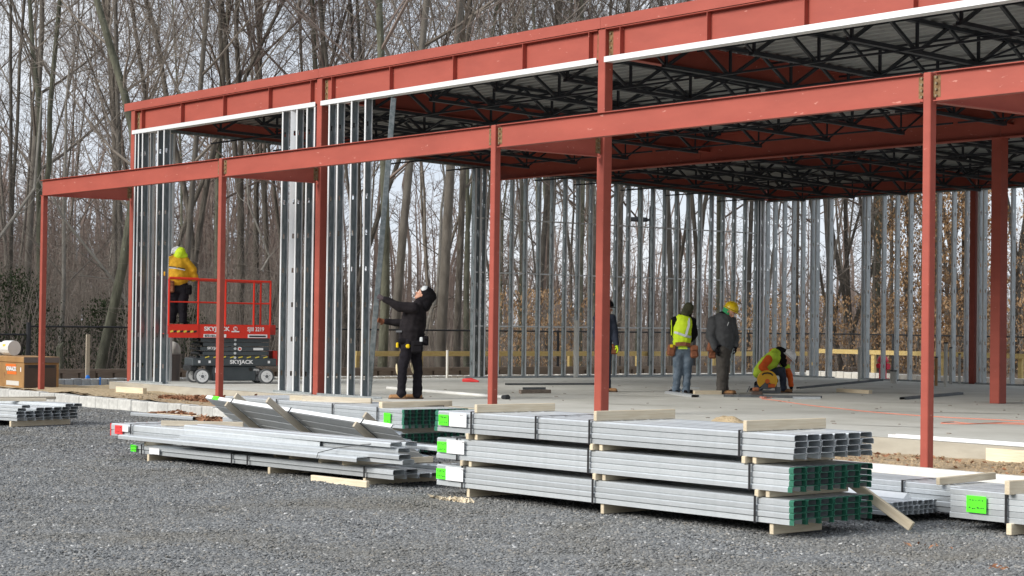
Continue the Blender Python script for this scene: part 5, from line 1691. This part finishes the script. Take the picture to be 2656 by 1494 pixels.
# the stud he holds
p0, p1 = Vector((8.44, .13, .01)), Vector((9.29, -.02, 5.02))
ds = (p1 - p0)
st = inst('loose_stud', yard_stud(5.05, .09, .035, 'plain', 'galv_wall'))
d = -ds.normalized(); yv = Vector((0.617, .787, 0)); yv = (yv - d * yv.dot(d)).normalized(); zv = d.cross(yv)
st.matrix_world = Matrix(((d.x, yv.x, zv.x, p0.x), (d.y, yv.y, zv.y, p0.y), (d.z, yv.z, zv.z, p0.z), (0, 0, 0, 1)))
tag(st, 'long steel stud leaning up to the roof in the black clad worker\'s hands', 'steel stud')

# --- 2: vest worker seen from behind
t = person('worker in lime safety vest and dark beanie seen from behind, brown tool pouches', 9.01, 6.80)
organic('body', [((0, 0, .92), (.02, 0, 1.40), .12, .13, .9), ((.08, 0, 1.42), (.11, .02, 1.55), .06, .055)], .025, 'black_cloth', t)
organic('trousers', [((-.05, 0, .82), (.10, 0, .82), .125, .12, .95), ((-.075, 0, .80), (-.07, 0, .42), .108, .082), ((-.07, 0, .42), (-.10, 0, .10), .082, .070), ((-.10, 0, .09), (-.10, 0, .06), .078, .078),
                     ((.12, 0, .80), (.115, .03, .42), .108, .085), ((.115, .03, .42), (.095, 0, .10), .083, .072), ((.09, 0, .09), (.09, 0, .06), .08, .08)], .018, 'jeans', t, 4, .014, 9, 2)
organic('hooded_jacket', [((.0, .0, .98), (.02, .0, 1.30), .155, .185, .75), ((-.13, 0, 1.38), (.19, .02, 1.36), .09, .09), ((.19, .02, 1.34), (.245, .05, 1.12), .080, .068), ((.245, .05, 1.12), (.17, .22, 1.00), .066, .055),
                          ((-.14, 0, 1.35), (-.17, .08, 1.15), .075, .062), ((-.17, .08, 1.15), (-.08, .24, 1.02), .06, .05), ((.05, 0, 1.42), (.10, .01, 1.50), .085, .075)], .018, 'black_cloth', t, 3, .010, 9, 6)
vest = organic('safety_vest', [((-.0, .0, .97), (.01, .0, 1.08), .172, .176, .80), ((.0, -.0, 1.08), (.02, .0, 1.33), .180, .186, .80), ((-.06, -.01, 1.36), (.11, .0, 1.36), .105, .10, .9)], .017, 'hivis', t, 3, .012, 8, 9)
organic('beanie', [((.10, .02, 1.56), (.125, .03, 1.63), .108, .100), ((.06, -.03, 1.52), (.08, .0, 1.56), .09, .09)], .014, 'olive_knit', t, 3, .004, 16)
face(t, (.13, .09, 1.545), (.5, .85, -.25), (0, .2, 1), 'skin_dark')
def strip(pts, wd, m, parent, name, nrm=(0, -1, 0)):
    mb = MB()
    for a, b_ in zip(pts[:-1], pts[1:]):
        a, b_ = Vector(a), Vector(b_)
        mb.bar(a, b_, .006, wd, up=Vector(nrm).cross((b_ - a)).normalized())
    return mb.obj(name, m, parent)
strip([(.115, -.100, 1.43), (.115, -.158, 1.30), (.06, -.163, 1.10)], .045, 'reflective', vest, 'reflective_strip')
strip([(-.155, -.085, 1.16), (-.08, -.148, 1.14), (.06, -.160, 1.09), (.165, -.085, 1.07)], .042, 'reflective', vest, 'reflective_strip')
MB().box((-.205, -.02, 1.34), (.012, .12, .10)).box((-.20, -.02, 1.20), (.012, .10, .2)).obj('vest_flap', 'hivis', vest)
strip([(-.13, -.12, .93), (-.05, -.155, .94), (.06, -.155, .94), (.15, -.11, .92)], .075, 'leather', t, 'tool_belt')
strip([(-.08, -.16, .86), (.09, -.162, .86)], .03, 'hivis_dull', t, 'belt_strap')
pouch(t, (-.20, -.05, .82), (.15, .15, .22), 'leather', rot=Matrix.Rotation(.15, 3, 'Y'))
pouch(t, (.22, -.04, .80), (.16, .15, .24), 'leather', rot=Matrix.Rotation(-.15, 3, 'Y'))
MB().bevbox((-.20, -.14, .90), (.06, .04, .06), .012).obj('tape_measure', 'hat_yellow', t)
boot(t, (-.10, 0, .08), (-.19, .10, 0), (-.09, -.03, 0), m='black_cloth'); boot(t, (.09, 0, .08), (.20, .10, 0), (.08, -.04, 0), m='black_cloth')
hand(t, (.15, .24, .99), (-.6, .5, -.1), (0, -.2, -1), 'glove', .5); hand(t, (-.06, .26, 1.01), (.6, .5, -.1), (0, -.2, -1), 'glove', .5, side=-1)

# --- 3: yellow hat worker, three quarter view, looking down to the right
t = person('worker in dark grey pullover with yellow hard hat looking down at the saw', 9.42, 7.48)
organic('body', [((-.02, 0, .95), (.0, 0, 1.45), .13, .13, .9), ((.02, 0, 1.47), (.10, 0, 1.56), .065, .06)], .025, 'black_cloth', t)
organic('trousers', [((-.04, 0, .86), (.05, 0, .86), .150, .14, 1.0), ((-.03, -.09, .82), (-.03, -.09, .45), .130, .105), ((-.03, -.09, .45), (-.04, -.08, .10), .105, .092), ((-.03, -.08, .10), (-.03, -.08, .09), .09, .09),
                     ((.06, .10, .82), (.05, .10, .45), .112, .09), ((.05, .10, .45), (.04, .10, .10), .088, .08), ((.04, .1, .10), (.04, .1, .09), .088, .088)], .018, 'trousers_grey', t, 4, .015, 10, 3)
organic('pullover', [((-.0, 0, .93), (-.02, 0, 1.10), .200, .220, .9), ((-.02, 0, 1.10), (-.03, 0, 1.33), .225, .225, .9), ((-.05, 0, 1.33), (.02, 0, 1.46), .19, .10, 1.1), ((-.20, -.06, 1.37), (.17, .10, 1.38), .105, .095),
                     ((-.21, -.09, 1.35), (-.26, -.13, 1.10), .105, .090), ((-.26, -.13, 1.10), (-.18, -.20, .88), .088, .066), ((.17, .10, 1.36), (.245, .08, 1.10), .082, .068), ((.245, .08, 1.10), (.24, .0, .92), .066, .054),
                     ((.02, 0, 1.47), (.05, 0, 1.50), .085, .08)], .018, 'jacket_grey', t, 4, .013, 8, 12)
face(t, (.125, -.015, 1.555), (.62, -.45, -.62), (.35, -.1, .9), 'skin')
hh = dome(t, (.145, -.01, 1.615), (.42, -.12, .90), (.75, -.4, -.4), 'hat_yellow', .125)
organic('headband', [((.06, 0, 1.53), (.09, .0, 1.60), .092, .098)], .014, 'green_band', t)
hand(t, (-.155, -.22, .87), (.1, -.1, -1), (.8, .2, 0), 'black_cloth', .45, s=1.2); hand(t, (.235, -.01, .90), (0, -.1, -1), (-.8, 0, 0), 'black_cloth', .55, side=-1, s=1.1)
boot(t, (-.03, -.08, .11), (.16, -.13, 0), (-.07, -.07, 0)); boot(t, (.04, .10, .11), (.22, .06, 0), (.0, .11, 0))
pouch(t, (-.235, -.10, .90), (.14, .15, .22), 'leather', rot=Matrix.Rotation(.25, 3, 'Y'))
pouch(t, (-.21, -.06, .74), (.14, .12, .14), 'leather')
strip([(-.19, -.1, .93), (-.08, -.175, .91), (.08, -.15, .92)], .05, 'black_cloth', t, 'tool_belt')
for k, dx in enumerate((-.28, -.25)):
    MB().tube([(dx, -.08, .98), (dx - .05 + .04 * k, -.08, 1.10)], .012, 6).obj('work_tool', 'leather', t)
MB().box((.065, -.205, 1.33), (.012, .01, .07), rot=Matrix.Rotation(.4, 3, 'Y')).obj('zip', 'reflective', t)

# --- 4: crouching worker with the saw
t = person('crouching worker in lime shirt, orange sleeves and white hard hat cutting a stud', 9.15, 9.10)
organic('body', [((-.14, .05, .42), (.12, .0, .74), .11, .12, 1.0), ((.14, 0, .72), (.26, -.02, .76), .07, .065)], .025, 'black_cloth', t)
organic('trousers', [((-.20, .05, .34), (-.12, .05, .40), .13, .14, 1.1), ((-.12, -.02, .38), (.17, -.08, .44), .095, .078), ((.17, -.08, .44), (.21, -.04, .12), .076, .062), ((.21, -.04, .12), (.21, -.04, .08), .07, .07),
                     ((-.20, .14, .32), (-.22, .10, .10), .10, .075), ((-.22, .10, .10), (-.26, .34, .09), .07, .06)], .018, 'navy', t, 4, .012, 9, 5)
organic('shirt', [((-.22, .04, .42), (-.10, .03, .55), .145, .165, 1.0), ((-.10, .03, .55), (.06, .0, .72), .172, .150, 1.05), ((.0, -.12, .72), (.14, .10, .66), .10, .085), ((-.30, .02, .36), (-.24, .03, .42), .085, .11)], .018, 'hivis_dull', t, 4, .016, 8, 15)
organic('orange_sleeve', [((-.10, -.14, .66), (-.235, -.19, .50), .082, .072), ((-.235, -.19, .50), (-.06, -.26, .33), .070, .050)], .016, 'orange_sleeve', t, 3, .010, 11)
organic('orange_sleeve', [((.28, .06, .48), (.345, .02, .30), .068, .062), ((.345, .02, .30), (.36, -.02, .14), .060, .052)], .016, 'orange_sleeve', t, 3, .010, 11)
organic('shirt_sleeve', [((.13, .10, .66), (.28, .06, .50), .085, .075)], .016, 'hivis_dull', t, 3, .008, 11)
organic('orange_hood', [((-.02, .03, .80), (.08, .0, .70), .055, .08), ((.0, .02, .83), (.06, .05, .84), .04, .04)], .014, 'orange_sleeve', t, 2)
organic('black_hood', [((.08, 0, .76), (.20, -.02, .66), .115, .11), ((.12, 0, .82), (.2, 0, .78), .09, .09), ((.20, -.02, .60), (.22, -.03, .56), .075, .06)], .014, 'black_cloth', t, 3, .006, 12)
face(t, (.275, -.03, .665), (.62, -.30, -.75), (.6, -.1, .6), 'skin')
dome(t, (.315, -.025, .715), (.62, -.08, .70), (.6, -.2, -.7), 'hat_white', .120)
hand(t, (-.04, -.27, .31), (.75, -.2, -.3), (0, -.3, -.9), 'black_cloth', .7, s=1.1); hand(t, (.36, -.02, .13), (.1, -.1, -1), (-.8, 0, 0), 'black_cloth', .5, side=-1, s=1.25)
boot(t, (.21, -.04, .10), (.33, -.10, 0), (.17, 0, 0)); boot(t, (-.26, .34, .09), (-.36, .36, 0), (-.22, .30, 0), m='black_cloth')
sw = thing('chop_saw', 'orange round guard chop saw held down by the crouching worker', 'chop saw', (9.28, 8.82, 0), RP)
mb = MB()
def disc(mb, c, r, th, a0, a1, k=22, hole=0.0, mi=0):
    c = Vector(c)
    P = [(0, 0)] if not hole else []
    ring = [(r * math.cos(a0 + (a1 - a0) * i / k), r * math.sin(a0 + (a1 - a0) * i / k)) for i in range(k + 1)]
    P = ring if abs((a1 - a0) - 2 * math.pi) < .01 else ring + [(0, 0)]
    if abs((a1 - a0) - 2 * math.pi) < .01: P = P[:-1]
    mb.ext(P, c, X3, Z3, Y3, th, mi)
disc(mb, (-.02, -.16, .25), .195, .07, R(-42), R(222))
mb.obj('blade_guard', 'saw_orange', sw)
mb = MB(); disc(mb, (-.02, -.13, .235), .165, .006, 0, 2 * math.pi, 30); mb.obj('blade', 'grey_metal', sw)
MB().tube([(-.12, -.17, .355), (-.09, -.19, .385), (-.02, -.20, .395), (.05, -.19, .38), (.08, -.17, .35)], .014, 7).obj('handle', 'black_paint', sw)
MB().bevbox((.0, -.05, .03), (.46, .30, .045), .008).obj('base', 'grey_metal', sw)
MB().bevbox((.10, -.02, .17), (.16, .14, .14), .02).obj('motor', 'grey_metal', sw)
disc(mb2 := MB(), (-.02, -.168, .235), .045, .008, 0, 2 * math.pi, 14); mb2.obj('hub', 'orange', sw)
MB().bevbox((.06, -.17, .15), (.13, .012, .07), .003).obj('warning_plate', 'orange', sw)
MB().bar((-.24, -.14, .03), (-.10, -.14, .12), .05, .02).obj('spark_guard', 'grey_metal', sw)
MB().bevbox((.20, -.05, .08), (.10, .16, .08), .01).obj('vise', 'grey_metal', sw)
MB().tube([(-.42, -.2, .01), (-.36, -.2, .14)], .012, 6).obj('pry_bar_placeholder', 'grey_metal', sw)
bpy.data.objects['pry_bar_placeholder'].name = 'pull_pin'

# --- 5: worker mostly hidden by the big column
t = person('worker in navy jacket almost hidden behind the big red column, lime glove showing', 7.765, 5.935)
organic('body', [((0, 0, .92), (.0, 0, 1.45), .13, .13, .8), ((.0, 0, 1.45), (.03, 0, 1.58), .06, .055)], .025, 'black_cloth', t)
organic('trousers', [((-.05, 0, .85), (.05, 0, .85), .13, .13, .9), ((-.07, 0, .82), (-.07, 0, .44), .105, .085), ((-.07, 0, .44), (-.07, 0, .08), .083, .072), ((.07, .04, .82), (.07, .04, .44), .105, .085), ((.07, .04, .44), (.08, .04, .08), .083, .072)], .018, 'navy', t, 3, .012)
organic('jacket', [((0, 0, .92), (0, 0, 1.34), .165, .185, .8), ((-.13, 0, 1.40), (.15, 0, 1.40), .09, .09), ((.16, 0, 1.38), (.215, -.02, 1.12), .082, .07), ((.215, -.02, 1.12), (.235, -.10, .92), .068, .055), ((-.11, 0, 1.38), (-.15, -.02, 1.12), .08, .07), ((-.15, -.02, 1.12), (-.12, -.14, .92), .068, .055)], .018, 'navy', t, 3, .012, 8, 21)
face(t, (.06, 0, 1.60), (.9, -.3, -.2), (0, 0, 1), 'skin_dark')
organic('hood', [((.02, .02, 1.58), (.04, 0, 1.65), .115, .112)], .014, 'black_cloth', t)
dome(t, (.06, 0, 1.64), (.1, 0, 1), (.9, -.3, 0), 'black_cloth', .112, 'cap')
hand(t, (.235, -.11, .91), (.3, -.1, -.9), (-.8, 0, 0), 'hivis', .4, s=1.2); hand(t, (-.12, -.15, .91), (-.1, -.1, -1), (.8, 0, 0), 'hivis', .4, side=-1, s=1.2)
boot(t, (-.07, 0, .10), (.03, -.10, 0), (-.10, .0, 0)); boot(t, (.08, .04, .10), (.23, .0, 0), (.05, .04, 0))
pouch(t, (.20, .0, .82), (.13, .12, .2), 'leather')

# ================================================================== the scissor lift and its worker
ZD = 1.165
la = math.atan2(1.25, .36)              # long axis direction, from the left wheel to the right one
LX, LY = 1.60, .72
lift = thing('scissor_lift', 'red and grey scissor lift with a worker on its low platform', 'scissor lift', (LX, LY, 0), la)
# local x along the machine (image right), local y away from the camera side; near side at y=0
Wd = .78
for x in (0.0, 1.31):
    for y in (0.0, Wd - .10):
        if y == 0: yy0, yy1 = -.055, .055
        else: yy0, yy1 = y, y + .11
        wmb = MB().tube([(x, yy0, .152), (x, yy0 + .012, .152), (x, yy1 - .012, .152), (x, yy1, .152)], [.138, .152, .152, .138], 24)
        wh = wmb.obj('wheel', 'rubber', lift, smooth=False)
        MB().tube([(x, yy0 - .004, .152), (x, yy0 + .02, .152)], [.118, .122], 22).obj('rim', 'white_paint', wh)
        MB().tube([(x, yy0 - .012, .152), (x, yy0, .152)], [.030, .034], 12).obj('hub', 'grey_metal', wh)
        for k in range(5):
            a = k * 1.2566 + .3
            MB().tube([(x + .062 * math.cos(a), yy0 - .010, .152 + .062 * math.sin(a)), (x + .062 * math.cos(a), yy0, .152 + .062 * math.sin(a))], .008, 6).obj('wheel_nut', 'grey_metal', wh)
MB().bevbox((.665, .36, .21), (.90, .62, .30), .02).obj('chassis', 'lift_grey', lift)
MB().bevbox((.66, .36, .435), (1.72, .74, .15), .015).obj('upper_chassis', 'lift_grey', lift)
MB().bevbox((-.16, .36, .31), (.16, .62, .12), .02).obj('front_cover', 'lift_dark', lift)
MB().bevbox((-.12, .10, .20), (.08, .05, .24), .01).obj('steering_link', 'lift_dark', lift)
MB().tube([(-.2, .05, .35), (-.12, .02, .40), (-.02, .04, .36)], .02, 6).obj('hose', 'lift_dark', lift)
MB().bevbox((1.52, .36, .52), (.10, .5, .30), .01).obj('ladder_guard', 'lift_red', lift)
for i, z in enumerate((.545, .635, .725, .815, .90)):
    o = MB().bar((-.03 + .05 * (i % 2), .03, z - .028), (1.36, .03, z - .020 + .03 * (i % 2) * 0), .05, .072)
    o.bar((-.03 + .05 * ((i + 1) % 2), .62, z - .028), (1.36, .62, z - .020), .05, .072)
    ob = o.obj('scissor_arm', 'lift_grey', lift)
    MB().tube([(.665, -.010, z - .02), (.665, .01, z - .02)], .026, 10).obj('pivot_pin', 'reflective', ob)
    MB().tube([(-.10 + .03 * (i % 2), .0, z - .03), (-.10 + .03 * (i % 2), .66, z - .03)], .022, 8).obj('cross_tube', 'lift_dark', lift)
for i in range(8):
    MB().box((.10 + .17 * i, -.002, .535), (.085, .008, .020), rot=Matrix.Rotation(-.25, 3, 'Y')).obj('hazard_mark', 'decal_yellow', lift)
MB().box((1.14, -.002, .70), (.20, .01, .045)).obj('label_plate', 'decal_white', lift)
disc(mb2 := MB(), (.76, -.006, .70), .042, .005, 0, 2 * math.pi, 18); o = mb2.obj('round_label', 'decal_white', lift)
disc(mb2 := MB(), (.76, -.010, .70), .024, .004, 0, 2 * math.pi, 14); mb2.obj('round_mark', 'lift_red', o)
disc(mb2 := MB(), (1.0, .04, .29), .038, .008, 0, 2 * math.pi, 16); mb2.obj('round_label', 'decal_black', lift)
text_part('mta', .075, 'decal_white', lift, (1.06, .045, .265), X3, Z3, bold=.002)
for x in (.0, .21, 1.42):
    MB().box((x - .06, -.014, .44), (.045, .004, .05)).obj('label_plate', 'decal_white', lift)
MB().box((.30, -.0, .27), (.05, .12, .10)).obj('switch_box', 'decal_white', lift)
def skyjack(parent, size, o, m='decal_white'):
    text_part('SKYJACK', size, m, parent, o, X3, Z3, bold=size * .03, squeeze=1.12)
skyjack(lift, .105, (.56, -.018, .405))
skyjack(lift, .070, (.10, .000, .69))
# platform
PX0, PX1 = -.69, 1.37
MB().bevbox(((PX0 + PX1) / 2, .36, ZD - .02), (PX1 - PX0, .78, .05), .008).obj('platform_deck', 'lift_dark', lift)
pn = MB().box(((-.10 + PX1) / 2, -.035, ZD - .115), (PX1 + .10, .012, .265))
tb = pn.obj('toe_board', 'lift_red', lift)
MB().box(((PX0 - .10) / 2, -.048, ZD - .115), (-.10 - PX0, .012, .265)).obj('toe_board', 'lift_red', lift)
MB().box((PX0, .36, ZD - .08), (.012, .78, .2)).box((PX1, .36, ZD - .08), (.012, .78, .2)).obj('toe_board_end', 'lift_red', lift)
MB().box((.66, .755, ZD - .08), (PX1 - PX0, .012, .2)).obj('toe_board', 'lift_red', lift)
for i in range(8):
    MB().box((PX0 + .06 + .067 * i, -.056, ZD - .125), (.062, .004, .035), rot=Matrix.Rotation(-.35, 3, 'Y')).obj('hazard_mark', 'decal_yellow' if i % 2 == 0 else 'decal_black', lift)
skyjack(tb, .115, (.02, -.044, ZD - .105))
text_part('SJIII 3219', .115, 'decal_white', tb, (.90, -.044, ZD - .105), X3, Z3, bold=.002, squeeze=.80)
MB().box((.24, -.043, ZD - .205), (.46, .004, .065)).obj('number_plate', 'decal_white', tb)
text_part('877-601-6111'[:8], .062, 'decal_black', tb, (.035, -.047, ZD - .228), X3, Z3, bold=.002, squeeze=1.0)
MB().box((1.11, -.043, ZD - .205), (.40, .004, .07)).obj('number_plate', 'decal_white', tb)
MB().box((1.11, -.046, ZD - .208), (.34, .004, .030), rot=None).obj('plate_print', 'lift_dark', tb)
disc(mb2 := MB(), (.655, -.048, ZD - .06), .042, .004, 0, 2 * math.pi, 18); bd = mb2.obj('badge', 'decal_white', tb)
text_part('30', .06, 'lift_red', tb, (.622, -.052, ZD - .08), X3, Z3, bold=.003)
MB().box((.655, -.046, ZD - .118), (.16, .004, .022)).obj('badge_ribbon', 'decal_white', tb)
# railings
def rail(pts, r=.019, name='guard_rail'):
    return MB().tube(pts, r, 8).obj(name, 'lift_red', lift)
z1, z2 = ZD + .46, ZD + .90
for y in (-.03, .75):
    yf = y - (.012 if y < 0 else 0)
    rail([(PX0, yf, z2 + .03), (-.10, yf, z2 + .02)], .026); rail([(-.10, y, z2 + .015), (PX1, y, z2 - .01)], .022)
    rail([(PX0, yf, z1), (-.10, yf, z1)], .014); rail([(-.10, y, z1), (PX1, y, z1 - .01)], .014)
    for x in ((PX0, -.10, .45, 1.03, PX1) if y < 0 else (PX0, PX1)):
        rail([(x, yf if x <= PX0 else y, ZD - .02), (x, yf if x <= PX0 else y, z2)], .021, 'rail_post')
for x in (PX0, PX1):
    rail([(x, -.03, z2), (x, .75, z2)]); rail([(x, -.03, z1), (x, .75, z1)], .014)
# worker on the platform, seen from behind
lw = person('worker in yellow jacket with lime hood and white hard hat on the red lift', 1.60 + .30 * math.cos(la + 2.35), .72 + .30 * math.sin(la + 2.35), ZD + .006)
fx = Vector((-.30, .15))
lw.location = (LX + math.cos(la) * -.42 - math.sin(la) * .30, LY + math.sin(la) * -.42 + math.cos(la) * .30, ZD + .006)
t = lw
organic('body', [((0, 0, .75), (-.03, 0, 1.20), .12, .13, .9), ((-.03, 0, 1.25), (-.02, .05, 1.36), .06, .06)], .025, 'black_cloth', t)
organic('trousers', [((-.05, 0, .74), (.06, 0, .74), .14, .14, .9), ((-.09, 0, .72), (-.10, .02, .38), .115, .088), ((-.10, .02, .38), (-.12, 0, .08), .088, .076), ((.10, 0, .72), (.08, .02, .38), .115, .092), ((.08, .02, .38), (.09, 0, .08), .090, .080)], .018, 'trousers_black', t, 3, .012, 9, 31)
jy = organic('jacket', [((-.02, 0, .90), (-.03, 0, 1.00), .205, .235, .8), ((-.03, 0, 1.0), (-.04, .0, 1.20), .245, .22, .8), ((-.17, 0, 1.27), (.11, 0, 1.27), .105, .105), ((.13, 0, 1.26), (.28, .0, 1.08), .095, .082), ((.28, .0, 1.08), (.26, .12, .94), .080, .065),
                        ((.26, .02, 1.02), (.30, .02, .98), .08, .08), ((-.18, 0, 1.25), (-.27, .06, 1.03), .09, .08), ((-.27, .06, 1.03), (-.24, .20, .95), .075, .06), ((-.02, 0, 1.33), (-.02, .02, 1.36), .09, .085)], .018, 'jacket_yellow', t, 3, .018, 7, 33)
strip([(-.18, -.150, 1.155), (-.04, -.186, 1.145), (.14, -.152, 1.11)], .022, 'decal_black', jy, 'jacket_stripe')
strip([(-.18, -.152, 1.132), (-.04, -.188, 1.122), (.14, -.154, 1.087)], .018, 'reflective', jy, 'jacket_stripe')
face(t, (-.055, .07, 1.405), (-.5, .8, .1), (0, 0, 1), 'skin')
organic('lime_hood', [((-.01, -.02, 1.385), (.015, -.01, 1.445), .118, .112), ((.04, -.0, 1.37), (.08, 0, 1.37), .09, .085)], .014, 'hivis', t, 3, .005, 12)
dome(t, (-.055, .045, 1.435), (-.12, .1, 1), (-.5, .8, 0), 'hat_white', .122)
hand(t, (-.23, .22, .95), (-.2, .6, .4), (0, -.6, .6), 'glove', .5, s=1.1); hand(t, (.24, .15, .92), (-.3, .6, .2), (0, -.6, .6), 'glove', .5, side=-1, s=1.1)
boot(t, (-.12, 0, .09), (-.16, .16, 0), (-.11, -.03, 0), m='black_cloth'); boot(t, (.09, 0, .09), (.12, .16, 0), (.08, -.03, 0), m='black_cloth')
pouch(t, (-.14, -.12, .76), (.13, .10, .24), 'leather'); pouch(t, (.20, -.05, .70), (.12, .10, .2), 'black_cloth')
